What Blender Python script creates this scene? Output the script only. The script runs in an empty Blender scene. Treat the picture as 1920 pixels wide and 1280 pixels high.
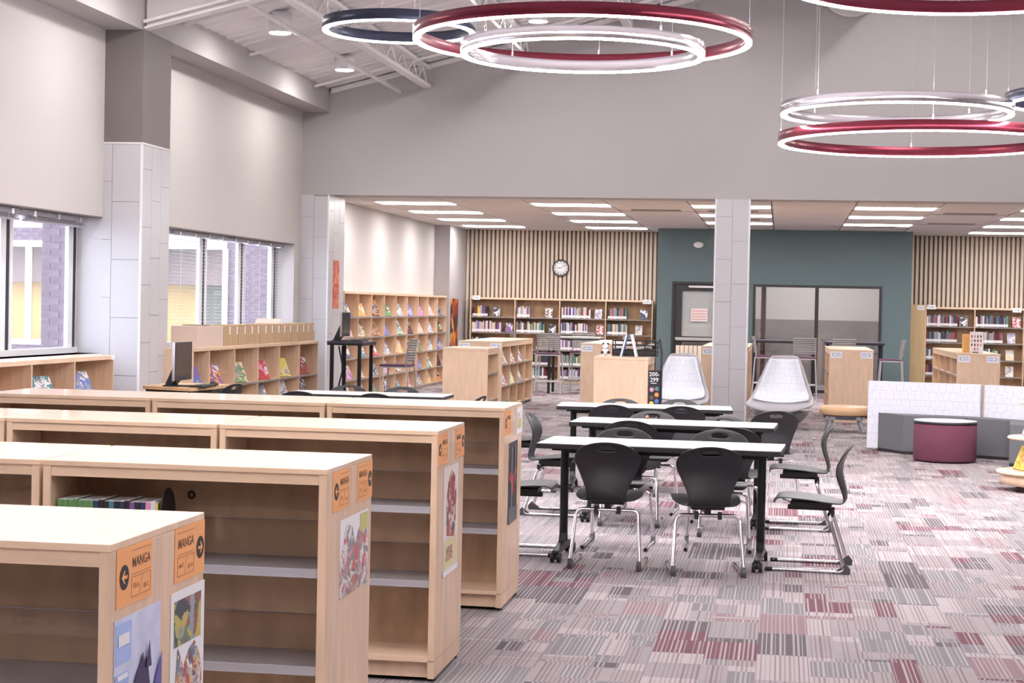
import bpy, math, random
from mathutils import Vector, Matrix
random.seed(7)
R = math.radians
SC = bpy.context.scene
COL = SC.collection

# ------------------------------------------------------------------ camera, world, exposure
cam = bpy.data.cameras.new('camera'); camo = bpy.data.objects.new('camera', cam); COL.objects.link(camo)
cam.sensor_width = 36.0; cam.lens = 3300 / 1920 * 36; cam.clip_end = 200
cr = Vector((0.988194, 0.151834, 0.020492)); cf = Vector((-0.151435, 0.988269, -0.019808))
cf.normalize(); cr = (cr - cf * cr.dot(cf)).normalized(); cu = cr.cross(cf)
camo.matrix_world = Matrix(((cr.x, cu.x, -cf.x, 0), (cr.y, cu.y, -cf.y, 0), (cr.z, cu.z, -cf.z, 1.58), (0, 0, 0, 1)))
SC.camera = camo
w = bpy.data.worlds.new('overcast_sky'); SC.world = w; w.use_nodes = True
bg = w.node_tree.nodes['Background']; bg.inputs[0].default_value = (0.84, 0.87, 1.0, 1); bg.inputs[1].default_value = 2.8
SC.view_settings.view_transform = 'Standard'; SC.view_settings.look = 'None'; SC.view_settings.gamma = 1
SC.view_settings.use_curve_mapping = False
SC.view_settings.exposure = 1.24
SC.cycles.use_denoising = True
SC.cycles.max_bounces = 6; SC.cycles.diffuse_bounces = 3; SC.cycles.glossy_bounces = 3; SC.cycles.transparent_max_bounces = 12; SC.cycles.adaptive_threshold = .07; SC.cycles.adaptive_min_samples = 12
SC.cycles.sample_clamp_indirect = 6.0
RING_E, PANEL_E, DISC_E = 34.0, 9.5, 112.0
LAMP = (1.0, 0.955, 0.975)

# ------------------------------------------------------------------ materials
MATS = {}
def nodes(name):
    m = bpy.data.materials.new(name); m.use_nodes = True
    nt = m.node_tree; return m, nt, nt.nodes['Principled BSDF']
def mat(name, c, rough=0.5, metal=0.0, var=0.0, scale=20.0, bump=0.0, bscale=200.0, coat=0.0, stretch=None, emit=None, spec=0.5):
    if name in MATS: return MATS[name]
    m, nt, b = nodes(name)
    b.inputs['Base Color'].default_value = (*c, 1); b.inputs['Roughness'].default_value = rough; b.inputs['Metallic'].default_value = metal
    b.inputs['Coat Weight'].default_value = coat; b.inputs['Specular IOR Level'].default_value = spec
    if emit: b.inputs['Emission Color'].default_value = (*emit[0], 1); b.inputs['Emission Strength'].default_value = emit[1]
    if var or bump:
        tc = nt.nodes.new('ShaderNodeTexCoord'); mp = nt.nodes.new('ShaderNodeMapping')
        if stretch: mp.inputs['Scale'].default_value = stretch
        nt.links.new(tc.outputs['Object'], mp.inputs[0])
    if var:
        n = nt.nodes.new('ShaderNodeTexNoise'); n.inputs['Scale'].default_value = scale; n.inputs['Detail'].default_value = 5
        r = nt.nodes.new('ShaderNodeValToRGB')
        r.color_ramp.elements[0].position = .3; r.color_ramp.elements[1].position = .7
        r.color_ramp.elements[0].color = (*[v * (1 - var) for v in c], 1); r.color_ramp.elements[1].color = (*[min(1, v * (1 + var)) for v in c], 1)
        nt.links.new(mp.outputs[0], n.inputs[0]); nt.links.new(n.outputs[0], r.inputs[0]); nt.links.new(r.outputs[0], b.inputs['Base Color'])
    if bump:
        n2 = nt.nodes.new('ShaderNodeTexNoise'); n2.inputs['Scale'].default_value = bscale
        bp = nt.nodes.new('ShaderNodeBump'); bp.inputs['Strength'].default_value = bump; bp.inputs['Distance'].default_value = .004
        nt.links.new(mp.outputs[0], n2.inputs[0]); nt.links.new(n2.outputs[0], bp.inputs['Height']); nt.links.new(bp.outputs[0], b.inputs['Normal'])
    MATS[name] = m; return m
def emis(name, c, s):
    m, nt, b = nodes(name); b.inputs['Base Color'].default_value = (.8, .8, .8, 1)
    b.inputs['Emission Color'].default_value = (*c, 1); b.inputs['Emission Strength'].default_value = s; MATS[name] = m; return m
def clear(name, tint, gloss=.06, rough=.05, diff=0.0, dcol=(.8, .8, .8)):
    m = bpy.data.materials.new(name); m.use_nodes = True; nt = m.node_tree; nt.nodes.clear()
    o = nt.nodes.new('ShaderNodeOutputMaterial'); t = nt.nodes.new('ShaderNodeBsdfTransparent'); t.inputs[0].default_value = (*tint, 1)
    g = nt.nodes.new('ShaderNodeBsdfGlossy'); g.inputs['Roughness'].default_value = rough
    mx = nt.nodes.new('ShaderNodeMixShader'); mx.inputs[0].default_value = gloss
    nt.links.new(t.outputs[0], mx.inputs[1]); nt.links.new(g.outputs[0], mx.inputs[2]); out = mx
    if diff:
        d = nt.nodes.new('ShaderNodeBsdfDiffuse'); d.inputs[0].default_value = (*dcol, 1)
        m2 = nt.nodes.new('ShaderNodeMixShader'); m2.inputs[0].default_value = diff
        nt.links.new(mx.outputs[0], m2.inputs[1]); nt.links.new(d.outputs[0], m2.inputs[2]); out = m2
    nt.links.new(out.outputs[0], o.inputs[0]); MATS[name] = m; return m

def carpet_mat():
    m, nt, b = nodes('striped_carpet'); N = nt.nodes; L = nt.links
    b.inputs['Roughness'].default_value = .95; b.inputs['Specular IOR Level'].default_value = .1
    g = N.new('ShaderNodeNewGeometry'); s = N.new('ShaderNodeSeparateXYZ'); L.new(g.outputs['Position'], s.inputs[0])
    def mth(op, a, b2=None):
        n = N.new('ShaderNodeMath'); n.operation = op
        for i, v in enumerate((a, b2)):
            if v is None: continue
            if isinstance(v, (int, float)): n.inputs[i].default_value = v
            else: L.new(v, n.inputs[i])
        return n.outputs[0]
    def wn(a, c2, seed):
        c = N.new('ShaderNodeCombineXYZ'); L.new(a, c.inputs[0]); L.new(c2, c.inputs[1]) if not isinstance(c2, (int, float)) else None
        c.inputs[2].default_value = seed
        n = N.new('ShaderNodeTexWhiteNoise'); n.noise_dimensions = '3D'; L.new(c.outputs[0], n.inputs['Vector']); return n.outputs['Value']
    X = mth('ADD', s.outputs[0], 50.0); Y = mth('ADD', s.outputs[1], 50.0)
    def cell(wx, wy, seed):
        bx = mth('FLOOR', mth('DIVIDE', X, wx)); off = wn(bx, 0, seed)
        ry = mth('FLOOR', mth('ADD', mth('DIVIDE', Y, wy), off)); return wn(bx, ry, seed + .5)
    tile = cell(.48, .56, 3.1); big = cell(.24, .56, 1.3); small = cell(.12, .28, 2.7); pick = cell(.24, .56, 9.3)
    sel = mth('ADD', mth('MULTIPLY', small, mth('GREATER_THAN', pick, .6)), mth('MULTIPLY', big, mth('LESS_THAN', pick, .6)))
    sel = mth('ADD', mth('MULTIPLY', sel, .7), mth('MULTIPLY', tile, .3))
    ramp = N.new('ShaderNodeValToRGB'); ramp.color_ramp.interpolation = 'CONSTANT'; e = ramp.color_ramp.elements
    cols = [(0, (.160, .066, .085)), (.17, (.122, .102, .114)), (.27, (.205, .190, .202)), (.40, (.305, .268, .276)), (.58, (.380, .332, .340)), (.76, (.285, .256, .266)), (.89, (.245, .160, .176))]
    e[0].position, e[0].color = 0, (*cols[0][1], 1); e[1].position, e[1].color = cols[1][0], (*cols[1][1], 1)
    for p, c in cols[2:]:
        q = e.new(p); q.color = (*c, 1)
    L.new(sel, ramp.inputs[0])
    tc_ = mth('FLOOR', mth('DIVIDE', X, .48)); rowb = mth('FLOOR', mth('ADD', mth('DIVIDE', Y, .56), wn(tc_, 0, 3.1)))
    q = mth('DIVIDE', X, .021); st = mth('FLOOR', q); fr = mth('FRACT', q); ln = wn(st, rowb, 5.5)
    wid = mth('ADD', mth('MULTIPLY', wn(st, rowb, 6.5), .35), .22)
    on = mth('MULTIPLY', mth('LESS_THAN', fr, wid), mth('GREATER_THAN', ln, .16))
    lightblk = mth('MULTIPLY', mth('GREATER_THAN', sel, .40), mth('LESS_THAN', sel, .89))
    lc = N.new('ShaderNodeMixRGB'); lc.inputs[1].default_value = (.44, .395, .405, 1); lc.inputs[2].default_value = (.165, .098, .115, 1); L.new(lightblk, lc.inputs[0])
    mx2 = N.new('ShaderNodeMixRGB'); L.new(mth('MULTIPLY', on, mth('ADD', mth('MULTIPLY', ln, .55), .2)), mx2.inputs[0]); L.new(ramp.outputs[0], mx2.inputs[1]); L.new(lc.outputs[0], mx2.inputs[2])
    no = N.new('ShaderNodeTexNoise'); no.inputs['Scale'].default_value = 260; L.new(g.outputs['Position'], no.inputs[0])
    mx3 = N.new('ShaderNodeMixRGB'); mx3.blend_type = 'MULTIPLY'; mx3.inputs[0].default_value = .5; L.new(mx2.outputs[0], mx3.inputs[1]); L.new(no.outputs[0], mx3.inputs[2])
    hs = N.new('ShaderNodeHueSaturation'); hs.inputs['Saturation'].default_value = .86; hs.inputs['Value'].default_value = 1.42; L.new(mx3.outputs[0], hs.inputs['Color'])
    L.new(hs.outputs[0], b.inputs['Base Color'])
    bp = N.new('ShaderNodeBump'); bp.inputs['Strength'].default_value = .3; bp.inputs['Distance'].default_value = .004; L.new(no.outputs[0], bp.inputs['Height']); L.new(bp.outputs[0], b.inputs['Normal'])
    return m

def blotch_mat(name, cols, scale=9.0, seed=0.0, rough=.4, warp=.35):
    """flat printed picture: abstract patches of the given colours"""
    if name in MATS: return MATS[name]
    m, nt, b = nodes(name); N = nt.nodes; L = nt.links; b.inputs['Roughness'].default_value = rough
    tc = N.new('ShaderNodeTexCoord'); mp = N.new('ShaderNodeMapping'); mp.inputs['Location'].default_value = (seed, seed * 1.7, seed * .6)
    L.new(tc.outputs['Object'], mp.inputs[0])
    n = N.new('ShaderNodeTexNoise'); n.inputs['Scale'].default_value = scale * .8; n.inputs['Detail'].default_value = 3
    L.new(mp.outputs[0], n.inputs[0])
    ad = N.new('ShaderNodeMixRGB'); ad.blend_type = 'ADD'; ad.inputs[0].default_value = warp; L.new(mp.outputs[0], ad.inputs[1]); L.new(n.outputs['Color'], ad.inputs[2])
    v = N.new('ShaderNodeTexVoronoi'); v.inputs['Scale'].default_value = scale; L.new(ad.outputs[0], v.inputs['Vector'])
    s = N.new('ShaderNodeSeparateColor'); L.new(v.outputs['Color'], s.inputs[0])
    r = N.new('ShaderNodeValToRGB'); r.color_ramp.interpolation = 'CONSTANT'; e = r.color_ramp.elements
    for i, c in enumerate(cols):
        q = e[i] if i < 2 else e.new(i / len(cols))
        q.position = i / len(cols); q.color = (*c, 1)
    L.new(s.outputs[0], r.inputs[0]); L.new(r.outputs[0], b.inputs['Base Color']); MATS[name] = m; return m

def fabric_mat():
    """white-blue upholstery with a sparse pattern of overlapping outlined rectangles"""
    m, nt, b = nodes('patterned_upholstery'); N = nt.nodes; L = nt.links; b.inputs['Roughness'].default_value = .9
    tc = N.new('ShaderNodeTexCoord')
    def brick(sc, rot, off):
        mp = N.new('ShaderNodeMapping'); mp.inputs['Rotation'].default_value = rot; mp.inputs['Location'].default_value = off; L.new(tc.outputs['Object'], mp.inputs[0])
        sx = N.new('ShaderNodeSeparateXYZ'); L.new(mp.outputs[0], sx.inputs[0]); cx = N.new('ShaderNodeCombineXYZ'); L.new(sx.outputs[0], cx.inputs[0]); L.new(sx.outputs[2], cx.inputs[1])
        t = N.new('ShaderNodeTexBrick'); t.inputs['Scale'].default_value = sc; t.inputs['Mortar Size'].default_value = .022; t.inputs['Mortar Smooth'].default_value = .1
        t.inputs['Color1'].default_value = (1, 1, 1, 1); t.inputs['Color2'].default_value = (1, 1, 1, 1); t.inputs['Mortar'].default_value = (.74, .755, .80, 1)
        t.inputs['Brick Width'].default_value = .7; t.inputs['Row Height'].default_value = .9; t.offset = .37; L.new(cx.outputs[0], t.inputs['Vector']); return t.outputs['Color']
    a = brick(9, (0, 0, 0), (0, 0, 0)); c = brick(13, (0, 0, 0), (.13, .2, .37))
    n = N.new('ShaderNodeTexNoise'); n.inputs['Scale'].default_value = 7; L.new(tc.outputs['Object'], n.inputs[0])
    r = N.new('ShaderNodeValToRGB'); r.color_ramp.elements[0].position = .45; r.color_ramp.elements[1].position = .55; L.new(n.outputs[0], r.inputs[0])
    mx = N.new('ShaderNodeMixRGB'); L.new(r.outputs[0], mx.inputs[0]); L.new(a, mx.inputs[1]); L.new(c, mx.inputs[2])
    mu = N.new('ShaderNodeMixRGB'); mu.blend_type = 'MULTIPLY'; mu.inputs[0].default_value = 1; mu.inputs[1].default_value = (.80, .82, .89, 1); L.new(mx.outputs[0], mu.inputs[2])
    L.new(mu.outputs[0], b.inputs['Base Color']); MATS['fabric'] = m; return m

carpet = carpet_mat(); fabric = fabric_mat()
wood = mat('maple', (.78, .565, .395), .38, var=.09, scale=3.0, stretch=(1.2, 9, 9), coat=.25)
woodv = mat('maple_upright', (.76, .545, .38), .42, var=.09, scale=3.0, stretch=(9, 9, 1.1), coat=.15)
woodin = mat('maple_back_shaded', (.50, .345, .225), .6, var=.14, scale=2.6, stretch=(4, 4, 1.0))  # darker maple copy: shade inside the shelves put into the colour
butcher = mat('oak_desktop', (.62, .38, .19), .45, var=.12, scale=4, stretch=(1, 8, 8))
wallm = mat('greige_paint', (.45, .422, .425), .85, bump=.05, bscale=90)
whitem = mat('warm_white_paint', (.58, .548, .535), .8, bump=.04, bscale=90)
taupe = mat('taupe_paint', (.20, .176, .172), .85)
tilem = mat('grey_porcelain', (.56, .545, .57), .35, var=.03, scale=14, stretch=(30, 30, .6))
grout = mat('grout', (.30, .285, .29), .9)
trimw = mat('white_metal_trim', (.82, .80, .82), .35)
deckm = mat('painted_steel_white', (.80, .765, .775), .6)
clg = mat('ceiling_tile', (.64, .60, .585), .9, bump=.15, bscale=400)
gridm = mat('ceiling_grid', (.34, .31, .30), .7)
slatm = mat('slat_oak', (.66, .55, .44), .55, var=.08, scale=3, stretch=(20, 20, 1.5))
slatback = mat('slat_backing', (.22, .175, .150), .9)
green = mat('teal_grey_paint', (.118, .168, .178), .7)
black = mat('black_plastic', (.022, .021, .024), .45)
blackm = mat('black_metal', (.018, .018, .021), .4, metal=.3)
chairm = mat('charcoal_plastic', (.017, .0165, .020), .46, bump=.08, bscale=500)
chrome = mat('chrome', (.82, .80, .83), .12, metal=1.0)
rubber = mat('grey_rubber', (.09, .085, .095), .6)
whitelam = mat('white_laminate', (.86, .85, .85), .25, coat=.3)
silver = mat('brushed_aluminium', (.70, .67, .71), .2, metal=1.0)
maroon = mat('maroon_anodised', (.17, .022, .040), .3, metal=.75)
navy = mat('navy_anodised', (.030, .034, .060), .35, metal=.6)
steel = mat('stainless', (.6, .58, .6), .3, metal=1.0)
acryl = clear('smoked_acrylic', (.80, .78, .80), .14, .12, .34, (.44, .42, .44))
acrylt = clear('clear_acrylic', (.93, .91, .91), .05, .05)
acrylip = clear('acrylic_front_lip', (.85, .84, .87), .16, .08, .5, (.68, .67, .72))
glass = clear('window_glass', (.93, .95, .97), .08, .0)
frame_w = mat('white_window_frame', (.86, .86, .88), .4)
shade_strip = mat('gap_shade', (.03, .035, .055), .5)  # dark colour stands for the shadow gap in the mullions
paper = mat('paper_white', (.84, .83, .86), .7)
orange = mat('orange_card', (.93, .43, .17), .6)
ink = mat('black_ink', (.03, .025, .03), .6)
inkb = mat('faded_brown_ink', (.42, .17, .07), .6)
bluei = mat('faint_blue_ink', (.45, .52, .78), .7)
cardb = mat('cardboard', (.54, .36, .21), .8, var=.06, scale=6)
cardp = mat('pale_cardboard', (.70, .55, .46), .8)
greyfab = mat('grey_upholstery', (.165, .165, .180), .95, bump=.2, bscale=700)
purple = mat('plum_upholstery', (.150, .042, .072), .9, bump=.2, bscale=700)
stoolm = mat('stool_grey_plastic', (.27, .255, .255), .5)
stooll = mat('stool_silver_leg', (.52, .50, .51), .4, metal=.5)
shell = mat('light_grey_shell', (.46, .44, .465), .4)
greyleg = mat('grey_painted_leg', (.30, .29, .31), .5)
brick_m = mat('purple_grey_brick', (.20, .155, .185), .85, var=.25, scale=8)
mortar = mat('mortar', (.42, .38, .40), .9)
ring_em = emis('ring_diffuser', LAMP, RING_E); panel_em = emis('panel_diffuser', (1.0, .955, .95), PANEL_E); disc_em = emis('downlight_lens', (1.0, .96, .93), DISC_E); up_em = emis('added_ring_glow', LAMP, RING_E * .9)  # up_em is an added glow that brightens the roof deck
PAL = {'navy': (.03, .035, .10), 'black': (.025, .022, .028), 'maroon': (.16, .02, .035), 'red': (.50, .05, .06), 'white': (.72, .70, .74), 'grey': (.30, .29, .31), 'teal': (.08, .22, .25),
       'purple': (.20, .10, .30), 'yellow': (.72, .60, .10), 'green': (.12, .26, .10), 'orange': (.75, .30, .08), 'pink': (.75, .30, .45), 'blue': (.10, .16, .50), 'brown': (.16, .09, .06), 'lilac': (.48, .42, .62), 'cream': (.70, .58, .38), 'lime': (.55, .70, .08)}
def pal(c): return mat('cover_' + c, PAL[c], .45)

# ------------------------------------------------------------------ mesh building
class MB:
    def __init__(s): s.v = []; s.f = []; s.m = []; s.sm = []
    def add(s, vs, fs, m=0, smooth=False):
        o = len(s.v); s.v += [tuple(p) for p in vs]
        for f in fs: s.f.append([o + i for i in f]); s.m.append(m); s.sm.append(smooth)
        return s
    def box(s, x0, x1, y0, y1, z0, z1, m=0):
        vs = [(x, y, z) for z in (z0, z1) for y in (y0, y1) for x in (x0, x1)]
        return s.add(vs, [(0, 2, 3, 1), (4, 5, 7, 6), (0, 1, 5, 4), (2, 6, 7, 3), (0, 4, 6, 2), (1, 3, 7, 5)], m)
    def obox(s, M, sx, sy, sz, m=0):
        b = MB().box(-sx / 2, sx / 2, -sy / 2, sy / 2, -sz / 2, sz / 2)
        return s.add([M @ Vector(p) for p in b.v], b.f, m)
    def prism(s, poly, z0, z1, m=0, smooth=False):
        n = len(poly); vs = [(x, y, z0) for x, y in poly] + [(x, y, z1) for x, y in poly]
        s.add(vs, [tuple(range(n))[::-1], tuple(range(n, 2 * n))], m)
        return s.add(vs, [(i, (i + 1) % n, n + (i + 1) % n, n + i) for i in range(n)], m, smooth)
    def cyl(s, c, r, z0, z1, n=24, m=0, r2=None):
        r2 = r if r2 is None else r2
        p = [(math.cos(2 * math.pi * i / n), math.sin(2 * math.pi * i / n)) for i in range(n)]
        vs = [(c[0] + r * a, c[1] + r * b, z0) for a, b in p] + [(c[0] + r2 * a, c[1] + r2 * b, z1) for a, b in p]
        s.add(vs, [tuple(range(n))[::-1], tuple(range(n, 2 * n))], m)
        return s.add(vs, [(i, (i + 1) % n, n + (i + 1) % n, n + i) for i in range(n)], m, True)
    def lathe(s, prof, n=32, m=0, c=(0, 0)):
        k = len(prof); vs = []
        for i in range(n):
            a = 2 * math.pi * i / n
            vs += [(c[0] + r * math.cos(a), c[1] + r * math.sin(a), z) for r, z in prof]
        fs = [(i * k + j, ((i + 1) % n) * k + j, ((i + 1) % n) * k + j + 1, i * k + j + 1) for i in range(n) for j in range(k - 1)]
        return s.add(vs, fs, m, True)
    def tube(s, pts, r, n=8, m=0, caps=True):
        pts = [Vector(p) for p in pts]; k = len(pts); T = []
        for i in range(k):
            t = (pts[min(i + 1, k - 1)] - pts[max(i - 1, 0)]); T.append(t.normalized())
        u = T[0].orthogonal().normalized(); vs = []
        for i in range(k):
            u = (u - T[i] * u.dot(T[i])).normalized(); w_ = T[i].cross(u)
            rr = r[i] if isinstance(r, (list, tuple)) else r
            vs += [pts[i] + (u * math.cos(2 * math.pi * j / n) + w_ * math.sin(2 * math.pi * j / n)) * rr for j in range(n)]
        fs = [(i * n + j, i * n + (j + 1) % n, (i + 1) * n + (j + 1) % n, (i + 1) * n + j) for i in range(k - 1) for j in range(n)]
        s.add(vs, fs, m, True)
        if caps: s.add(vs[:n], [tuple(range(n))[::-1]], m); s.add(vs[-n:], [tuple(range(n))], m)
        return s
    def grid(s, rows, m=0, skip=()):
        a, b = len(rows), len(rows[0]); vs = [p for r_ in rows for p in r_]
        return s.add(vs, [(i * b + j, i * b + j + 1, (i + 1) * b + j + 1, (i + 1) * b + j) for i in range(a - 1) for j in range(b - 1) if (i, j) not in skip], m, True)
    def mesh(s, name, mats):
        me = bpy.data.meshes.new(name); me.from_pydata(s.v, [], s.f)
        for m in (mats if isinstance(mats, (list, tuple)) else [mats]): me.materials.append(m)
        me.polygons.foreach_set('material_index', s.m); me.polygons.foreach_set('use_smooth', s.sm)
        me.validate(); me.update()
        return me
    def build(s, name, mats, parent=None, loc=(0, 0, 0), rz=0.0, bevel=0.0, label=None):
        o = link(name, s.mesh(name, mats), parent, loc, rz)
        if bevel: bev(o, bevel)
        if label: o['label'] = label
        return o
def bev(o, wd, seg=2):
    b = o.modifiers.new('edge_rounding', 'BEVEL'); b.width = wd; b.segments = seg; b.limit_method = 'ANGLE'; b.angle_limit = R(40)
def link(name, data, parent=None, loc=(0, 0, 0), rz=0.0):
    o = bpy.data.objects.new(name, data); COL.objects.link(o); o.location = loc; o.rotation_euler = (0, 0, rz)
    if parent: o.parent = parent
    return o
def tag(o, label, cat=None, group=None, kind=None):
    o['label'] = label
    if cat: o['category'] = cat
    if group: o['group'] = group
    if kind: o['kind'] = kind
    return o
def thing(name, label, cat, loc=(0, 0, 0), rz=0.0, group=None):
    return tag(link(name, None, None, loc, rz), label, cat, group)
def struct(o, label=None):
    o['kind'] = 'structure'
    if label: o['label'] = label
    return o
KIDS = {}
def copy_tree(o, parent=None, loc=None, rz=None, label=None, group=None):
    c = o.copy(); COL.objects.link(c)
    if parent: c.parent = parent
    if loc is not None: c.location = loc
    if rz is not None: c.rotation_euler = (0, 0, rz)
    if label: c['label'] = label
    if group: c['group'] = group
    for ch in [q for q in o.children]: copy_tree(ch, c)
    return c
CACHE = {}
def boxobj(name, sx, sy, sz, m, parent, loc, rz=0.0):
    """box with its origin at its lower corner; alike boxes share one mesh"""
    k = (name, round(sx, 4), round(sy, 4), round(sz, 4), m.name)
    if k not in CACHE: CACHE[k] = MB().box(0, sx, 0, sy, 0, sz).mesh(name, m)
    return link(name, CACHE[k], parent, loc, rz)
def B(*a, m=0): return MB().box(*a, m=m)
def fillet(pts, r, seg=5):
    pts = [Vector(p) for p in pts]; out = [pts[0]]
    for i in range(1, len(pts) - 1):
        a, b, c = pts[i - 1], pts[i], pts[i + 1]; d1 = (a - b).normalized(); d2 = (c - b).normalized()
        p, q = b + d1 * r, b + d2 * r
        for k in range(seg + 1):
            t = k / seg; out.append(p * (1 - t) ** 2 + b * 2 * t * (1 - t) + q * t * t)
    return out + [pts[-1]]
def rrect(w_, h, r, n=5):
    o = []
    for cx, cy, a0 in ((w_ / 2 - r, h / 2 - r, 0), (-w_ / 2 + r, h / 2 - r, 90), (-w_ / 2 + r, -h / 2 + r, 180), (w_ / 2 - r, -h / 2 + r, 270)):
        o += [(cx + r * math.cos(R(a0 + 90 * k / n)), cy + r * math.sin(R(a0 + 90 * k / n))) for k in range(n + 1)]
    return o
TXT = {}
def text_mesh(s, size, m, align='CENTER'):
    k = (s, size, m.name)
    if k in TXT: return TXT[k]
    cu_ = bpy.data.curves.new('lettering', 'FONT'); cu_.body = s; cu_.size = size; cu_.align_x = align; cu_.align_y = 'CENTER'; cu_.resolution_u = 3; cu_.offset = size * .012
    o = bpy.data.objects.new('lettering_source', cu_); COL.objects.link(o)
    bpy.context.view_layer.update()
    me = bpy.data.meshes.new_from_object(o.evaluated_get(bpy.context.evaluated_depsgraph_get()))
    bpy.data.objects.remove(o); me.materials.clear(); me.materials.append(m); TXT[k] = me; return me
def put_text(name, s, size, m, parent, M):
    o = link(name, text_mesh(s, size, m), parent); o.matrix_local = M; return o
ORD = ['first', 'second', 'third', 'fourth', 'fifth', 'sixth', 'seventh', 'eighth', 'ninth', 'tenth', 'eleventh', 'twelfth', 'thirteenth', 'fourteenth', 'fifteenth', 'sixteenth', 'seventeenth', 'eighteenth', 'nineteenth', 'twentieth', 'twenty-first', 'twenty-second', 'twenty-third', 'twenty-fourth', 'twenty-fifth']

# ------------------------------------------------------------------ the shell of the room
XW, XC, YB, YK, YG, ZC = -7.1, -6.685, 25.4, 36.95, 35.15, 3.2
XR, YN = 11.0, -5.0
def deck_z(x): return 4.75 + .25 * (x + 6.7) if x < 2 else 4.75 + .25 * 8.7 - .25 * (x - 2)
struct(B(-7.6, XR + .4, YN - .4, YK + 4.4, -.2, 0).build('floor', carpet), 'striped carpet in grey, mauve and maroon blocks')
# window wall on the left: below the sills, above the heads, between the bays
wl = MB()
wl.box(-7.5, XW, YN, YB, 0, 1.0); wl.box(-7.5, XW, YN, 17.69, 2.435, 4.4); wl.box(-7.5, XW, 18.54, YB, 2.435, 4.4)
wl.box(-7.5, XW, YN, 9.0, 1.0, 2.435); wl.box(-7.5, XW, 17.69, 18.54, 1.0, 4.4); wl.box(-7.5, XW, 18.54, 18.60, 1.0, 2.435); wl.box(-7.5, XW, 25.06, YB, 1.0, 2.435)
struct(wl.build('wall_left', whitem), 'white plaster wall above the windows')
struct(B(-7.5, XC - .01, YN, YB, 4.4, 6.0).build('ceiling_soffit', wallm), 'painted soffit running along the window wall')
struct(B(-7.5, -7.0, YB + .5, YK + .2, 0, 3.6).build('wall_left_rear', whitem), 'white wall above the tall cubby shelving')
bh = MB(); bh.prism([(-7.5, 3.18), (XR, 3.18), (XR, deck_z(XR) + .3), (2, deck_z(2) + .3), (-7.5, deck_z(-7.5) + .3)], 0, .5)
bh.v = [(x, YB + z, y) for x, y, z in bh.v]; bh.f = [f[::-1] for f in bh.f]
struct(bh.build('wall_bulkhead', wallm), 'tall grey bulkhead wall above the rear ceiling')
struct(B(-7.5, XR, YK, YK + .2, 0, 3.6).build('wall_back', slatback), 'dark wall behind the wooden slats')
struct(B(XR, XR + .2, YN, YK, 0, 5.5).build('wall_right', wallm)); struct(B(-7.5, XR, YN - .2, YN, 0, 7.2).build('wall_near', wallm))
# sloping roof deck with its ribs
dk = MB(); th = .06; x0, x1 = -7.5, 2.0
for xa, xb in ((-7.5, 2.0), (2.0, XR)):
    za, zb = deck_z(xa), deck_z(xb)
    dk.add([(xa, YN, za), (xb, YN, zb), (xb, YB + .2, zb), (xa, YB + .2, za), (xa, YN, za + th), (xb, YN, zb + th), (xb, YB + .2, zb + th), (xa, YB + .2, za + th)],
           [(0, 3, 2, 1), (4, 5, 6, 7), (0, 1, 5, 4), (2, 3, 7, 6), (0, 4, 7, 3), (1, 2, 6, 5)])
deck = struct(dk.build('ceiling_deck', deckm), 'white painted sloping metal roof deck')
for i in range(26):
    y = 17.9 + i * .29
    rb = MB(); za, zb = deck_z(-7.0), deck_z(0.0)
    rb.add([(-7, y, za - .012), (0, y, zb - .012), (0, y + .14, zb - .012), (-7, y + .14, za - .012), (-7, y - .02, za + .01), (0, y - .02, zb + .01), (0, y + .16, zb + .01), (-7, y + .16, za + .01)],
           [(0, 3, 2, 1), (0, 1, 5, 4), (2, 3, 7, 6), (0, 4, 7, 3), (1, 2, 6, 5)])
    rb.build('deck_rib', deckm, deck)
# dropped ceiling of the rear part
cb = struct(B(-7.4, XR, YB + .5, YK + 4.2, ZC + .06, ZC + .12).build('ceiling', gridm), 'dropped tile ceiling of the rear reading area')
GX, GY, X0, Y0 = 1.25, .64, -6.45 - 1.25, 26.0
lights = {}
for k, lx in enumerate((-6.45, -3.95, -1.46, 1.04, 3.56, 6.06)):
    for j, ly in enumerate((27.0, 29.56, 32.12, 34.68)):
        if j == 3 and k in (2, 3): continue
        lights[(round((lx - X0) / GX), round((ly - Y0) / GY))] = (k, j)
vents = {(5, 4), (5, 8), (7, 11), (8, 4), (10, 6), (4, 4), (8, 9)}
for i in range(0, 14):
    for j in range(0, 17):
        if (i, j) in lights or (i, j) in vents: continue
        xa = X0 + i * GX; ya = Y0 + j * GY; xa0 = max(xa, -7.0); wd = xa + GX - xa0 - .022
        if xa + GX < -6.9 or xa > 8: continue
        boxobj('ceiling_panel', wd, GY - .018, .05, clg, cb, (xa0 + .011, ya + .009, ZC))
ROWN = ['nearest', 'second nearest', 'third', 'farthest']; COLN = ['leftmost', 'second', 'third', 'fourth', 'fifth', 'sixth']
for (i, j), (k, r_) in lights.items():
    t = thing('ceiling_light', f'bright flat ceiling panel light, {COLN[k]} column from the left, {ROWN[r_]} row', 'light', (X0 + i * GX + GX / 2, Y0 + j * GY + GY / 2, ZC), 0, 'panel lights in the dropped ceiling')
    MB().box(-GX / 2 + .01, GX / 2 - .01, -GY / 2 + .008, GY / 2 - .008, 0, .05).build('housing', trimw, t)
    B(-GX / 2 + .03, GX / 2 - .03, -GY / 2 + .03, GY / 2 - .03, -.008, .0).build('diffuser', panel_em, t)
VN = {(5, 4): 'beside the second light column', (5, 8): 'far behind the second light column', (7, 11): 'near the pillar toward the teal wall', (8, 4): 'beside the fourth light column', (10, 6): 'at the right end of the ceiling', (4, 4): 'left of the second light column', (8, 9): 'farther back by the fourth light column'}
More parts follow.
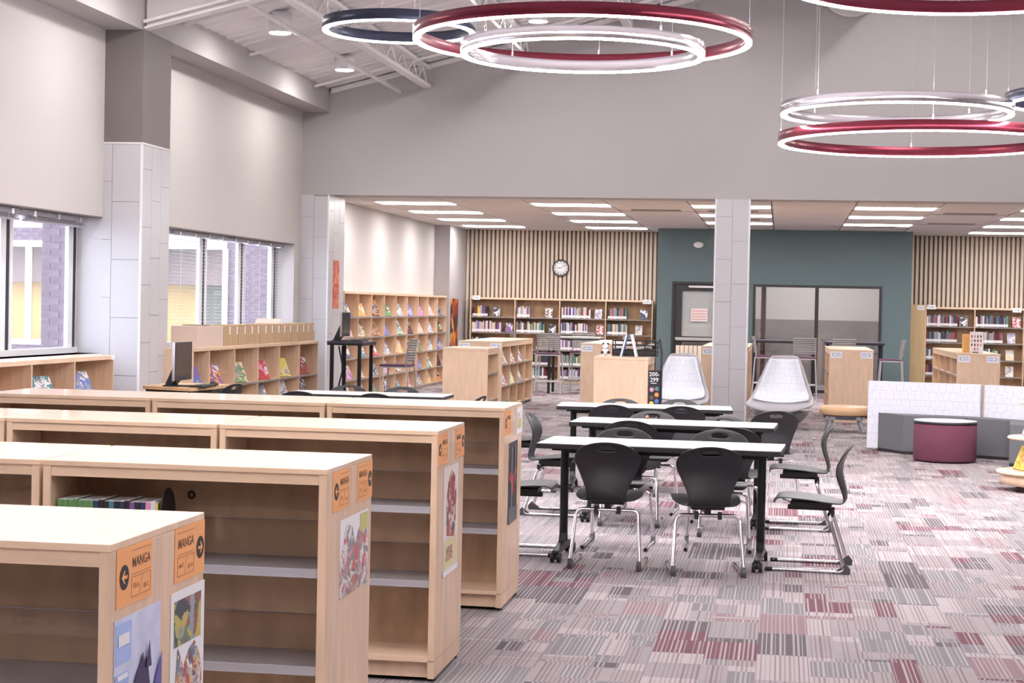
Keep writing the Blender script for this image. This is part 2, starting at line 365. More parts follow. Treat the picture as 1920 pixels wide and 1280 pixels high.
for (i, j) in sorted(vents):
    t = thing('ceiling_vent', f'grey slotted air vent {VN[(i, j)]}', 'vent', (X0 + i * GX, Y0 + j * GY, ZC), 0, 'vents in the dropped ceiling')
    B(.011, GX - .011, .009, GY - .009, .01, .05).build('frame', clg, t)
    for q in range(5): boxobj('slot', .8, .035, .012, gridm, t, (.22, .12 + q * .09, -.001))

# ------------------------------------------------------------------ tiled columns
def clad(parent, axis, fixed, sgn, a0, a1, z1, cols, offs, hh=.61):
    """tiles on one vertical face: axis 'x' faces along y, axis 'y' faces along x"""
    a = a0
    for wd, of in zip(cols, offs):
        z = -of
        while z < z1 - .02:
            za, zb = max(z, 0) + .002, min(z + hh, z1) - .002; z += hh
            if zb - za < .03: continue
            if axis == 'x': boxobj('tile', wd - .004, .012, zb - za, tilem, parent, (a + .002, fixed - (.012 if sgn < 0 else 0), za))
            else: boxobj('tile', .012, wd - .004, zb - za, tilem, parent, (fixed - (.012 if sgn < 0 else 0), a + .002, za))
        a += wd
def column(name, label, x0, x1, y0, y1, ztile, ztop, up, colsx, offx, colsy, offy, leftside=False):
    c = struct(B(x0, x1, y0, y1, 0, ztile).build(name, grout), label)
    if ztop > ztile: B(x0 - .005, x1 + .006, y0 - .006, y1, ztile, ztop).build('painted_shaft', up, c)
    clad(c, 'x', y0, -1, x0, x1, ztile, colsx, offx); clad(c, 'y', x1, 1, y0, y1, ztile, colsy, offy)
    if leftside: clad(c, 'y', x0, -1, y0, y1, ztile, colsy, offy)
    for px, py in ((x1, y0),) + (((x0, y0),) if leftside else ()):
        B(px - .006 if px == x1 else px - .016, px + .016 if px == x1 else px + .006, py - .016, py + .006, 0, ztile).build('corner_trim', trimw, c)
    if ztop > ztile: B(x0, x1 + .016, y0 - .016, y1, ztile - .004, ztile + .012).build('top_trim', trimw, c)
    return c
column('pillar_window', 'grey tiled column with taupe upper part between the two windows', -7.33, XC, 17.70, 18.54, 3.21, 4.4, taupe, (.33, .315), (.24, .45), (.28, .28, .28), (.1, .42, .25))
column('pillar_bulkhead', 'grey tiled column carrying the left end of the bulkhead', XW, XC, YB - .002, 26.35, 3.18, 3.18, taupe, (.2, .225), (.2, .5), (.32, .32, .31), (.1, .42, .25))
column('pillar_free', 'free-standing pale tiled pillar under the bulkhead', -.97, -.50, YB - .002, 25.87, 3.18, 3.18, taupe, (.235, .235), (.12, .47), (.235, .235), (.3, .0), True)
cc = struct(B(-7.0, XC, 35.08, YK, 0, ZC).build('pillar_rear', wallm), 'plain grey pilaster in the rear left corner')

# ------------------------------------------------------------------ windows on the left
def window(name, label, y0, y1, mull, z0=1.0, z1=2.435):
    wn_ = struct(MB().box(-7.45, XW + .02, y0, y1, z0 - .03, z0).build(name, frame_w), label)
    B(-7.46, -7.36, y0, y1, z1 - .06, z1).build('head_rail', frame_w, wn_); B(-7.46, -7.36, y0, y1, z0, z0 + .06).build('sill_rail', frame_w, wn_)
    B(XW - .26, XW - .001, y0, y1, z1 - .012, z1 - .001).build('head_lining', taupe, wn_)
    ys = [y0] + [m_ for m_ in mull] + [y1]
    for m_ in mull:
        B(-7.43, -7.39, m_ - .10, m_ + .02, z0, z1).build('mullion', frame_w, wn_)
        B(-7.43, -7.388, m_ + .02, m_ + .085, z0, z1).build('shade_strip', shade_strip, wn_)  # strip painted dark for the shade between the mullion bars
        B(-7.43, -7.38, m_ + .085, m_ + .15, z0, z1).build('mullion', frame_w, wn_)
    for a, b in zip(ys[:-1], ys[1:]):
        if b - a > .3: B(-7.425, -7.415, a, b, z0 + .06, z1 - .06).build('pane', glass, wn_)
    return wn_
window('window_1', 'left window above the low shelves with a dark brick view', 9.0, 17.69, (11.12, 12.74, 14.36, 15.98, 17.60))
window('window_2', 'right window with lowered blinds above the cardboard files', 18.60, 25.06, (18.7, 20.16, 21.78, 23.40, 24.99))
def blind(label, y0, y1, zbot, nsl):
    t = thing('window_blind', label, 'blind', (-7.24, y0, 1.0), 0, 'venetian blinds')
    Lh = y1 - y0
    rail_m = mat('grey_rail', (.40, .385, .43), .4)
    B(-.03, .03, 0, Lh, 1.37, 1.42).build('headrail', rail_m, t)
    zb = zbot - 1.0; top = 1.37
    if nsl == 0:
        for q in range(7): B(-.028, .028, .01, Lh - .01, zb + .014 + q * .009, zb + .018 + q * .009).build('slat', rail_m, t)
        B(-.03, .03, .005, Lh - .005, zb, zb + .014).build('bottom_rail', rail_m, t)
    else:
        for q in range(nsl):
            z = zb + .03 + q * (top - zb - .05) / nsl; boxobj('slat', .030, Lh - .02, .0025, trimw, t, (-.015, .01, z))
        B(-.03, .03, .005, Lh - .005, zb, zb + .02).build('bottom_rail', trimw, t)
    for yy in (.22, Lh - .25): B(.028, .031, yy, yy + .004, zb, top).build('lift_cord', trimw, t)
    for yy in (.15, Lh / 2, Lh - .18): B(-.034, .034, yy, yy + .05, 1.36, 1.425).build('bracket', silver, t)
blind('raised blind of the left window, bay beside the tiled column', 16.07, 17.52, 2.31, 0)
blind('raised blind of the left window, bay at the picture edge', 14.45, 15.90, 2.31, 0)
blind('lowered blind in the left bay of the window above the files', 20.25, 21.68, 1.02, 30)
blind('lowered blind in the middle bay of the window above the files', 21.88, 23.30, 1.02, 30)
blind('lowered blind in the right bay of the window above the files', 23.50, 24.90, 1.02, 30)

# ------------------------------------------------------------------ outside: brick fin, brick wing with white windows, paving, trees
struct(B(-40, -7.5, -5, 60, -.25, -.15).build('ground_outside', mat('paving', (.42, .40, .38), .9, var=.1, scale=2)))
def bricks(parent, axis, fixed, a0, a1, z0, z1, bl=.21, bh_=.075):
    r_ = 0; z = z0
    while z < z1:
        a = a0 - (bl / 2 if r_ % 2 else 0)
        while a < a1:
            s0, s1 = max(a, a0) + .005, min(a + bl, a1) - .005
            if s1 - s0 > .03: boxobj('brick', s1 - s0, .012, bh_ - .010, brick_m, parent, (s0, fixed - .012, z + .005))
            a += bl
        z += bh_; r_ += 1
fin = struct(B(-8.0, -7.5, 18.22, 18.9, -.15, 3.3).build('wall_outside_fin', mortar), 'brick fin outside the left window'); bricks(fin, 'x', 18.22, -8.0, -7.5, .9, 2.6)
wing = struct(MB().box(-9.72, -7.6, 30, 30.4, -.15, 3.6).box(-22, -9.72, 30, 30.4, -.15, .72).box(-22, -9.72, 30, 30.4, 2.58, 3.6).build('wall_outside_wing', mortar), 'brick wing across the courtyard')
bricks(wing, 'x', 30.0, -9.72, -8.85, .75, 2.9); bricks(wing, 'x', 30.0, -14.6, -12.6, 2.60, 2.80); bricks(wing, 'x', 30.0, -14.6, -12.6, .30, .72)
B(-8.85, -8.6, 29.9, 30.0, -.15, 3.5).build('downpipe_panel', mat('lilac_panel', (.62, .60, .72), .6), wing)
wo = struct(B(-22, -9.72, 29.97, 30.05, .72, .82).build('window_3', frame_w), 'white framed window of the brick wing across the courtyard')
B(-22, -9.72, 29.97, 30.05, 2.48, 2.58).build('head_rail', frame_w, wo)
for x in (-9.74, -10.9, -12.05, -13.42, -14.6, -16): B(x - .05, x + .05, 29.96, 30.05, .8, 2.5).build('mullion', frame_w, wo)
B(-22, -9.72, 30.02, 30.03, .8, 2.5).build('pane', clear('tinted_glass', (.92, .89, .86), .03, .0), wo)
inn = struct(B(-22, -9.72, 30.75, 30.8, .0, 3.0).build('wall_outside_room', mat('yellow_plaster', (.86, .66, .28), .8)), 'yellow room wall behind the wing window')
B(-10.5, -9.8, 30.66, 30.75, 0, 2.4).build('bookcase_back', mat('grey_green', (.22, .26, .25), .7), inn)
B(-13.3, -12.95, 30.66, 30.75, 0, 1.9).build('door_leaf', mat('violet_grey', (.24, .21, .27), .7), inn)
B(-22, -9.72, 30.40, 30.75, 1.85, 3.0).build('dropped_beam', mat('grey_violet', (.36, .30, .32), .7), inn)

# ------------------------------------------------------------------ roof steel
def joist(label, x, y0, y1, n):
    zt, zb = deck_z(x) - .04, deck_z(x) - .36
    t = thing('roof_joist', label, 'joist', (x, y0, zb), 0, 'white open-web roof joists')
    L_ = y1 - y0; H_ = zt - zb
    B(-.055, .055, 0, L_, H_ - .05, H_).build('top_chord', deckm, t); B(-.055, .055, 0, L_, 0, .05).build('bottom_chord', deckm, t)
    st = L_ / n
    for i in range(n):
        a, b = (.05, H_ - .05) if i % 2 == 0 else (H_ - .05, .05)
        k = ('web', round(st, 3), i % 2)
        if k not in CACHE: CACHE[k] = MB().tube([(0, 0, a), (0, st, b)], .016, 6).mesh('web_bar', deckm)
        link('web_bar', CACHE[k], t, (0, i * st, 0))
joist('white open-web roof joist nearest the window soffit', -5.23, 17.8, YB, 22)
joist('white open-web roof joist passing above the navy ring light', -3.73, 17.8, YB, 22)
joist('white open-web roof joist passing above the big maroon ring', -2.23, 17.8, YB, 22)
def slope_beam(name, label, cat, y, drop, xa, xb, hh, ww, group=None):
    za, zb = deck_z(xa) - drop, deck_z(xb) - drop; m = MB()
    m.add([(xa, y, za), (xb, y, zb), (xb, y + ww, zb), (xa, y + ww, za), (xa, y, za + hh), (xb, y, zb + hh), (xb, y + ww, zb + hh), (xa, y + ww, za + hh)],
          [(0, 3, 2, 1), (4, 5, 6, 7), (0, 1, 5, 4), (2, 3, 7, 6), (0, 4, 7, 3), (1, 2, 6, 5)])
    return m
g = thing('roof_girder', 'deep white sloping roof girder landing on the column soffit', 'girder', (0, 0, 0))
slope_beam('', '', '', 17.72, .34, -6.66, 2, .34, .02).build('web_plate', deckm, g); slope_beam('', '', '', 17.65, .355, -6.66, 2, .02, .16).build('bottom_flange', deckm, g)
slope_beam('', '', '', 17.62, .30, -6.66, 2, .03, .03).build('conduit', deckm, g)
for i, (y, d, lb) in enumerate(((18.9, .12, 'near'), (21.3, .12, 'middle'), (24.4, .12, 'far'))):
    o = slope_beam('', '', '', y, d, -6.66, 0, .035, .035).build('roof_bridging', deckm); tag(o, f'thin white bridging bar across the joists, {lb} one toward the bulkhead', 'bridging', 'bridging bars between the joists')
o = slope_beam('', '', '', YB - .08, .09, -6.66, 2, .07, .075).build('roof_ledger', deckm); tag(o, 'white angle along the top of the bulkhead under the deck', 'ledger')
o = MB().tube([(-5.63, 17.8, 4.70), (-5.63, YB - .02, 4.70)], .028, 8).build('sprinkler_pipe', deckm); tag(o, 'thin white pipe hung beside the first roof joist', 'pipe')
dt = thing('air_duct', 'round white wrapped air duct end high on the bulkhead', 'duct', (.86, 22.6, 6.19))
MB().tube([(0, 0, 0), (.0, 1.4, 0), (0, 2.79, 0)], .415, 32).build('duct_body', deckm, dt)
MB().tube([(-.62, 2.2, .12), (-.50, 2.25, .0), (-.34, 2.3, .0)], [.07, .20, .26], 9).build('wrapped_collar', paper, dt)
MB().tube([(0, 2.70, 0), (0, 2.77, 0)], .43, 32).build('end_band', deckm, dt)
# downlights close to the soffit
def downlight(label, x, y, z, spot=True):
    t = thing('downlight', label, 'light', (x, y, z), 0, 'white cylinder downlights'); top = deck_z(x) - z
    cl = min(.42, top - .03); MB().lathe([(.125, 0), (.13, 0), (.13, cl), (.0, cl)], 32).lathe([(.125, 0), (.118, .03)], 32).build('cylinder', trimw, t)
    MB().cyl((0, 0), .119, -.006, .03, 32).build('lens', disc_em, t)
    MB().cyl((0, 0), .012, cl, top, 8).build('stem', deckm, t)
downlight('cylinder downlight hanging nearest above the soffit', -5.84, 19.85, 4.70); downlight('cylinder downlight hanging close to the bulkhead corner', -5.93, 23.25, 4.73)
downlight('cylinder downlight seen through the big maroon ring', -3.32, 23.4, 5.40)
for j_, (y_, rn) in enumerate(((23.4, 'nearest the bulkhead'), (20.0, 'second from the bulkhead'), (16.6, 'third from the bulkhead'))):  # unseen downlights added to brighten the bulkhead, pillar and floor
    for i_, x_ in enumerate((-3.32, -.8, 1.7, 4.2)):
        if i_ or j_: downlight(f'added, unseen cylinder downlight under the high roof, {rn}, {COLN[i_]} from left, above the frame', x_, y_, deck_z(x_) - .36)
downlight('cylinder downlight above the low window shelves, out of frame overhead', -5.84, 16.45, 4.70); downlight('cylinder downlight above the near window bay, out of frame overhead', -5.84, 13.05, 4.70)
# ring lights
def ring(label, x, y, z, dia, m, hh=.085, wd=.05):
    t = thing('ring_light', label, 'light', (x, y, z), 0, 'suspended ring lights'); ro, ri = dia / 2 + wd / 2, dia / 2 - wd / 2
    MB().lathe([(ri, .004), (ri, hh), (ro, hh), (ro, .004), (ro - .004, .0), (ri + .004, .0), (ri, .004)], 128).build('band', m, t)
    MB().lathe([(ri + .003, .0), (ri + .003, -.010), (ro - .003, -.010), (ro - .003, .0)], 128).build('diffuser', ring_em, t)
    MB().lathe([(ri + .017, hh + .0005), (ri + .017, hh + .0015), (ro - .017, hh + .0015), (ro - .017, hh + .0005)], 96).build('added_uplight', up_em, t)  # upward strip added to brighten the deck and upper bulkhead
    for k in range(4):
        a = R(90 * k + (45 if m is silver else 0)); cx, cy = dia / 2 * math.cos(a), dia / 2 * math.sin(a)
        MB().cyl((cx, cy), .0022, hh, deck_z(x + cx) - z - .02, 6).build('cable', steel, t); MB().cyl((cx, cy), .009, hh, hh + .04, 8).build('ferrule', silver, t)
ring('large maroon ring light over the white tables', -1.504, 12.91, 3.534, 2.44, maroon); ring('silver ring light inside the large maroon one over the tables', -1.488, 12.82, 3.42, 1.734, silver)
ring('small navy ring light left of the large maroon ring', -3.195, 14.32, 3.84, 1.22, navy); ring('silver ring light stacked above the right-hand maroon ring', .884, 14.79, 3.218, 1.83, silver)
ring('maroon ring light at the right, lowest of all', 1.171, 15.88, 3.082, 2.44, maroon); ring('maroon ring light cut by the top right picture edge', 1.18, 11.54, 3.706, 2.44, maroon)
ring('small navy ring light cut by the right picture edge', 2.42, 14.95, 3.335, 1.25, navy)
ring('added maroon ring light over the comic shelves, unseen above the frame', -1.9, 4.6, 3.3, 2.44, maroon); ring('added silver ring light over the comic shelves, unseen above the frame', -2.6, 6.2, 3.4, 1.83, silver)  # unseen rings added to brighten the foreground shelves
ring('added maroon ring light, unseen behind the camera', -1.0, -1.6, 3.3, 2.44, maroon); ring('added silver ring light, unseen behind the camera', -2.6, .6, 3.3, 1.83, silver); ring('added maroon ring light, unseen to the right of the camera', 2.8, 2.6, 3.4, 2.44, maroon)  # rings added out of view for more light from the camera side
ring('added maroon ring light, unseen beyond the right picture edge', 5.2, 9.0, 3.5, 2.44, maroon); ring('added silver ring light, unseen beyond the right picture edge', 5.6, 17.0, 3.4, 1.83, silver)  # rings added outside the view to brighten the right side

# ------------------------------------------------------------------ rear wall: slats, teal room with door and glazing
def slats(x0, x1):
    x = x0
    while x < x1 - .05:
        boxobj('slat', .051, .04, ZC, slatm, wallback, (x, YK - .04, 0)); x += .0905
wallback = bpy.data.objects['wall_back']
slats(-6.67, -2.5); slats(2.5, 6.2)
tg = MB()
for (a, b, z0, z1) in ((-2.48, -2.18, 0, ZC), (-2.18, -1.16, 2.15, ZC), (-1.16, -.58, 0, ZC), (-.58, 1.92, 2.12, ZC), (1.92, 2.48, 0, ZC)): tg.box(a, b, YG, YG + .14, z0, z1)
tg.box(-2.48, -2.34, YG + .14, YK, 0, ZC); tg.box(2.34, 2.48, YG + .14, YK, 0, ZC)
struct(tg.build('wall_teal', green), 'teal-grey wall of the glazed office')
off = struct(MB().box(-2.34, 2.34, YK + 2.5, YK + 2.6, 1.42, ZC).build('wall_office', mat('cream_paint', (.66, .61, .55), .8)), 'cream upper wall seen through the office glazing')
bpy.data.objects['wall_back'].data = (MB().box(-7.5, -2.34, YK, YK + .2, 0, 3.6).box(2.34, XR, YK, YK + .2, 0, 3.6)).mesh('wall_back', slatback)
B(-2.34, 2.34, YK + 2.44, YK + 2.6, 0, 1.42).build('wainscot', mat('grey_brown_panel', (.30, .255, .235), .7, var=.12, scale=2), off)
B(-2.44, -2.34, YK, YK + 2.6, 0, ZC).build('side_wall', whitem, off); B(2.34, 2.44, YK, YK + 2.6, 0, ZC).build('side_wall', whitem, off)
B(-.42, -.34, YG + .16, YK + .4, 0, 2.4).build('red_brown_panel', mat('red_brown', (.10, .028, .026), .7), off)
t = thing('ceiling_light', 'added ceiling panel light, unseen inside the glazed office', 'light', (0.6, YK + .6, ZC))  # unseen lamp added to light the office interior
B(-1.3, 1.3, -.6, .6, 0, .05).build('housing', trimw, t); B(-1.25, 1.25, -.56, .56, -.008, 0).build('diffuser', emis('added_office_panel', LAMP, 5.5), t)
d = struct(MB().box(-2.18, -2.13, YG - .02, YG + .12, 0, 2.15).box(-1.21, -1.16, YG - .02, YG + .12, 0, 2.15).box(-2.13, -1.21, YG - .02, YG + .12, 2.10, 2.15).build('door_1', black), 'black framed glazed door in the teal wall')
MB().box(-2.13, -1.98, YG + .03, YG + .075, .02, 2.10).box(-1.36, -1.21, YG + .03, YG + .075, .02, 2.10).box(-1.98, -1.36, YG + .03, YG + .075, 1.97, 2.10).box(-1.98, -1.36, YG + .03, YG + .075, .95, 1.06).box(-1.98, -1.36, YG + .03, YG + .075, .02, .3).build('leaf', black, d)
B(-1.98, -1.36, YG + .05, YG + .056, 1.06, 1.97).build('upper_pane', glass, d); B(-1.98, -1.36, YG + .05, YG + .056, .3, .95).build('lower_pane', glass, d)
bl = B(-1.99, -1.35, YG + .085, YG + .09, 1.04, 1.99).build('door_blind', mat('grey_blind', (.70, .66, .60), .8), d)
for q in range(24): boxobj('blind_slat', .63, .006, .02, mat('pale_blind', (.78, .74, .68), .7), bl, (-1.985, YG + .079, 1.06 + q * .038))
B(-2.10, -1.24, YG - .03, YG + .03, .98, 1.04).build('push_bar', steel, d); B(-1.85, -1.25, YG - .03, YG + .03, 2.03, 2.07).build('door_closer', steel, d)
sg = B(-1.80, -1.47, YG + .036, YG + .045, 1.36, 1.62).build('notice', mat('notice_paper', (.80, .70, .68), .7), d, label='white paper notice with faded red lines')
for q in range(4): boxobj('notice_line', .29, .002, .028, mat('faded_red_ink', (.70, .42, .40), .7), sg, (-1.78, YG + .033, 1.39 + q * .055))
gz = struct(MB().box(-.58, -.53, YG - .02, YG + .12, 0, 2.12).box(1.87, 1.92, YG - .02, YG + .12, 0, 2.12).box(-.53, 1.87, YG - .02, YG + .12, 2.07, 2.12).box(-.53, 1.87, YG - .02, YG + .12, 0, .06).box(.63, .70, YG - .02, YG + .12, .06, 2.07).build('window_4', black), 'black framed two-pane glazing in the teal wall')
B(-.53, .63, YG + .05, YG + .058, .06, 2.07).build('pane', glass, gz); B(.70, 1.87, YG + .05, YG + .058, .06, 2.07).build('pane', glass, gz)
t = thing('wall_speaker', 'small round white wall speaker above the black door', 'speaker', (-1.675, YG, 2.88))
m = MB().lathe([(.0, .0), (.10, .0), (.10, .03), (.085, .045), (0, .05)], 24); m.v = [(x, -z, y * .62) for x, y, z in m.v]; m.build('housing', trimw, t)
t = thing('wall_clock', 'round white wall clock with a black rim on the slats', 'clock', (-4.64, YK - .055, 2.41))
m = MB().lathe([(0, 0), (.175, 0), (.18, .02), (.17, .04), (.155, .035)], 40); m.v = [(x, -z, y) for x, y, z in m.v]; m.build('rim', black, t)
m = MB().lathe([(.157, .02), (.157, .025), (0, .025)], 40); m.v = [(x, -z, y) for x, y, z in m.v]; m.build('dial', paper, t)
for k in range(12):
    a = R(30 * k); MB().obox(Matrix.Translation((.13 * math.sin(a), -.027, .13 * math.cos(a))) @ Matrix.Rotation(a, 4, 'Y'), .012, .002, .03).build('hour_mark', ink, t)
for a, l_, w_ in ((R(-78), .08, .012), (R(55), .115, .008)):
    MB().obox(Matrix.Translation((l_ / 2 * math.sin(a), -.029, l_ / 2 * math.cos(a))) @ Matrix.Rotation(a, 4, 'Y'), w_, .002, l_).build('hand', ink, t)
t = B(XC + .013, XC + .017, 25.70, 26.05, 1.50, 2.22).build('banner', blotch_mat('red_print', [(.62, .10, .05), (.70, .14, .07), (.42, .03, .03), (.72, .30, .18), (.60, .09, .05)], 14, 2.0)); tag(t, 'narrow red and orange printed banner on the bulkhead column', 'banner')
t = B(XC + .001, XC + .005, 35.25, 36.1, .62, 1.72).build('poster', blotch_mat('fire_print', [(.02, .01, .01), (.05, .01, .01), (.55, .08, .02), (.02, .02, .02), (.75, .30, .04), (.25, .02, .01)], 5, 5.0)); tag(t, 'dark poster with flame colours on the rear pilaster', 'poster')

# ------------------------------------------------------------------ comic shelves in the foreground
SW, SD, SH = .945, .612, 1.055
def comic_shelf():
    t = link('shelving_unit', None)
    for x in (0, SW - .027):
        s_ = B(x, x + .027, 0, SD, .092, 1.037).build('side_panel', woodv, t, bevel=.0015)
        B(x, x + .027, .002, SD - .002, .018, .090).build('base_piece', woodv, s_)
        MB().cyl((x + .0135, .06), .011, 0, .018, 10).cyl((x + .0135, SD - .06), .011, 0, .018, 10).build('glide', black, s_)
    B(0, SW, -.002, SD + .002, 1.037, SH).build('top', wood, t, bevel=.002)
    for y in (.004, SD - .022): B(.027, SW - .027, y, y + .018, 1.004, 1.037).build('top_rail', wood, t)
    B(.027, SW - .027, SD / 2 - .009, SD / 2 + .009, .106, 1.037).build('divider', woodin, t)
    B(.027, SW - .027, .004, SD - .004, .086, .106).build('bottom_shelf', wood, t)
    for y in (.03, SD - .048): B(.027, SW - .027, y, y + .018, .018, .086).build('kick_plate', woodv, t)
    for y0, y1, yl in ((.012, SD / 2 - .01, .006), (SD / 2 + .01, SD - .012, SD - .012)):
        for z in (.725, .415):
            s_ = B(.029, SW - .029, y0, y1, z, z + .008).build('shelf', acryl, t)
            B(.029, SW - .029, yl, yl + .006, z - .016, z + .012).build('front_lip', acrylip, s_)
            ys = SD / 2 - .016 if y0 < .1 else SD / 2 + .012
            B(.035, SW - .035, ys, ys + .004, z + .008, z + .13).build('back_stop', acrylt, s_)
            B(.035, SW - .035, ys, ys + .004, z + .13, z + .132).build('stop_edge', acrylip, s_)
    return t
U0 = comic_shelf()
ROWY = [3.578, 5.385, 7.19, 8.972]
RN = ['nearest', 'second', 'third', 'farthest']
PN = {0: 'end unit beside the aisle', 1: 'middle unit joined to the aisle-end unit', 2: 'third unit from the aisle'}
XE = -1.405; first = True
for r_, n in enumerate((1, 2, 3, 3)):
    for k in range(n):
        lb = f'maple double-faced shelving unit, {RN[r_]} row, {PN[k]}'
        loc = (XE - (k + 1) * SW - k * .012, ROWY[r_], 0)
        if first: o = U0; o.location = loc; first = False
        else: o = copy_tree(U0, loc=loc)
        tag(o, lb, 'shelving unit', 'maple comic shelving units')
        if (r_, k) == (1, 0):
            m = MB()
            m.tube([(.40 + .011 * math.cos(2 * math.pi * i / 20), SD / 2 - .0105, .925 + .011 * math.sin(2 * math.pi * i / 20)) for i in range(21)], .0035, 6, caps=False)
            m.build('cable_grommet', black, o)
# orange direction cards and posters on the aisle ends
FX = Matrix(((0, 0, 1, 0), (1, 0, 0, 0), (0, 1, 0, 0), (0, 0, 0, 1)))     # drawing plane (u, v) -> (y, z), facing +x
def onface(y, z, x=0): return Matrix.Translation((x, y, z)) @ FX
def flat(name, poly, m, parent, x):
    """thin printed shape on the card face, poly in (y, z)"""
    mb = MB().prism(poly, 0, .0006); mb.v = [(x + c, a, b) for a, b, c in mb.v]; return mb.build(name, m, parent)
def circle(cy, cz, r, n=28): return [(cy + r * math.cos(2 * math.pi * i / n), cz + r * math.sin(2 * math.pi * i / n)) for i in range(n)]
def arrow_poly(cy, cz, s, sgn):
    p = [(-1, 0), (-.1, .85), (.25, .85), (-.28, .22), (.95, .22), (.95, -.22), (-.28, -.22), (.25, -.85), (-.1, -.85)]
    q = [(cy - sgn * a * s, cz + b * s) for a, b in p]
    return q if sgn < 0 else q[::-1]
def card(label, y, z, right, w_=.215, h=.13):
    t = thing('direction_card', label, 'sign', (XE + .0005, y, z), 0, 'orange direction cards')
    B(0, .0012, 0, w_, 0, h).build('card', orange, t)
    cy = w_ - .034 if right else .044
    flat('arrow_disc', circle(cy, h * .5, .0275), ink, t, .0013); flat('arrow', arrow_poly(cy, h * .5, .017, 1 if right else -1), orange, t, .002)
    f0, f1 = (.018, .135) if right else (.088, .205)
    for a, b, c, d_ in ((f0, f1, .117, .1182), (f0, f1, .064, .0652), (f0, f1, .058, .0592), (f0, f1, .014, .0152)): B(.0013, .0018, a, b, c, d_).build('rule', inkb, t)
    for a in (f0, f1): B(.0013, .0018, a, a + .0011, .014, .058).build('rule', inkb, t)
    MB().obox(Matrix.Translation((.0015, (f0 + f1) / 2, .037)) @ Matrix.Rotation(R(-28), 4, 'X'), .0004, .0011, .046).build('slash', inkb, t)
    put_text('lettering', 'MANGA', .031, mat('dark_brown_ink', (.16, .075, .035), .6), t, onface((f0 + f1) / 2, .090, .0018))
    put_text('lettering', 'GN C' if right else 'GN A', .015, inkb, t, onface(f0 + .027, .038, .0018)); put_text('lettering', 'GN N' if right else 'GN C', .015, inkb, t, onface(f1 - .026, .030, .0018))
for r_, dz in enumerate((3.608, 5.455, 7.19, 8.972)):
    card(f'orange MANGA card with left arrow on the {RN[r_]} shelf end', dz, .908, False)
    if r_ < 3: card(f'orange MANGA card with right arrow on the {RN[r_]} shelf end', ROWY[r_] + .398, .908, True)
t = thing('paper_sheet', 'white and yellow printed sheet on the farthest shelf end', 'sign', (XE + .0005, 9.385, .89))
B(0, .001, 0, .21, 0, .145).build('sheet', paper, t); B(.0011, .0018, .03, .17, .03, .085).build('yellow_print', mat('yellow_green_print', (.62, .58, .22), .6), t); B(.0011, .0018, .03, .11, .09, .115).build('grey_print', mat('grey_print', (.55, .52, .58), .6), t)
def poster(label, y, z, w_, h, base, arts, cat='poster'):
    t = thing('poster', label, cat, (XE + .0005, y, z), 0, 'posters on the shelf ends')
    B(0, .001, 0, w_, 0, h).build('sheet', base, t)
    for i_, (nm, poly, m) in enumerate(arts): flat(nm, poly, m, t, .0012 + .0008 * i_)
    return t
def rect(a, b, c, d_): return [(a, c), (b, c), (b, d_), (a, d_)]
lav = mat('pale_lavender_paper', (.62, .66, .86), .5, var=.12, scale=14); dkp = mat('dark_violet_print', (.055, .035, .11), .5); vio = mat('violet_print', (.13, .10, .36), .5); skb = mat('sky_blue_print', (.40, .52, .88), .5); pch = mat('peach_print', (.82, .58, .56), .5)
hair = [(.10, -.02), (.085, .06), (.10, .12), (.125, .165), (.15, .185), (.165, .21), (.175, .185), (.19, .195), (.20, .17), (.215, .12), (.22, .05), (.225, 0), (.185, 0), (.18, .06), (.15, .08), (.135, .03), (.13, -.02)]
poster('pale blue poster with a dark violet brush shape on the nearest shelf end', 3.60, .50, .285, .385, lav, [
    ('title_patch', rect(.005, .10, .285, .375), skb), ('title_patch', rect(.005, .085, .21, .265), skb), ('caption', rect(.02, .085, .325, .35), paper), ('caption', rect(.015, .075, .252, .262), paper),
    ('brush_shape', [(a, b + .08) for a, b in hair], dkp), ('brush_shape', [(.215, 0), (.225, .18), (.285, .27), (.285, 0)], vio), ('brush_shape', [(.13, 0), (.14, .10), (.155, .13), (.18, .10), (.185, 0)], pch), ('brush_shape', [(.18, .25), (.2, .31), (.215, .25)], dkp)])
crowd = [(.75, .70, .66), (.24, .30, .28), (.52, .09, .09), (.12, .10, .14), (.62, .45, .34), (.30, .30, .38), (.82, .78, .74), (.18, .22, .30), (.66, .52, .16)]
poster('white poster with a green framed panel above a colourful abstract crowd on nearest shelf end', 3.955, .50, .242, .387, paper, [
    ('framed_panel', rect(.022, .215, .255, .365), blotch_mat('green_panel_print', [(.07, .15, .13), (.12, .24, .17), (.05, .06, .08), (.30, .36, .38), (.30, .10, .08), (.55, .45, .10)], 16, 3)),
    ('crowd_print', [(.02, 0), (.03, .13), (.05, .25), (.09, .2), (.13, .235), (.17, .25), (.2, .22), (.225, .18), (.22, 0)], blotch_mat('crowd_print_a', crowd, 22, 8))])
poster('square poster packed with small red and grey patches on the second shelf end', 5.56, .615, .385, .257, paper, [
    ('crowd_print', [(.0, 0), (.385, 0), (.385, .15), (.36, .21), (.33, .17), (.30, .22), (.25, .2), (.2, .16), (.16, .22), (.1, .235), (.06, .22), (.03, .16), (.0, .12)], blotch_mat('crowd_print_b', [(.62, .12, .12), (.30, .27, .31), (.72, .66, .64), (.14, .12, .17), (.48, .30, .28), (.20, .26, .24), (.80, .75, .74)], 19, 4)),
    ('yellow_block', rect(.27, .375, .19, .25), mat('yellow_green_print', (.62, .58, .22), .6))])
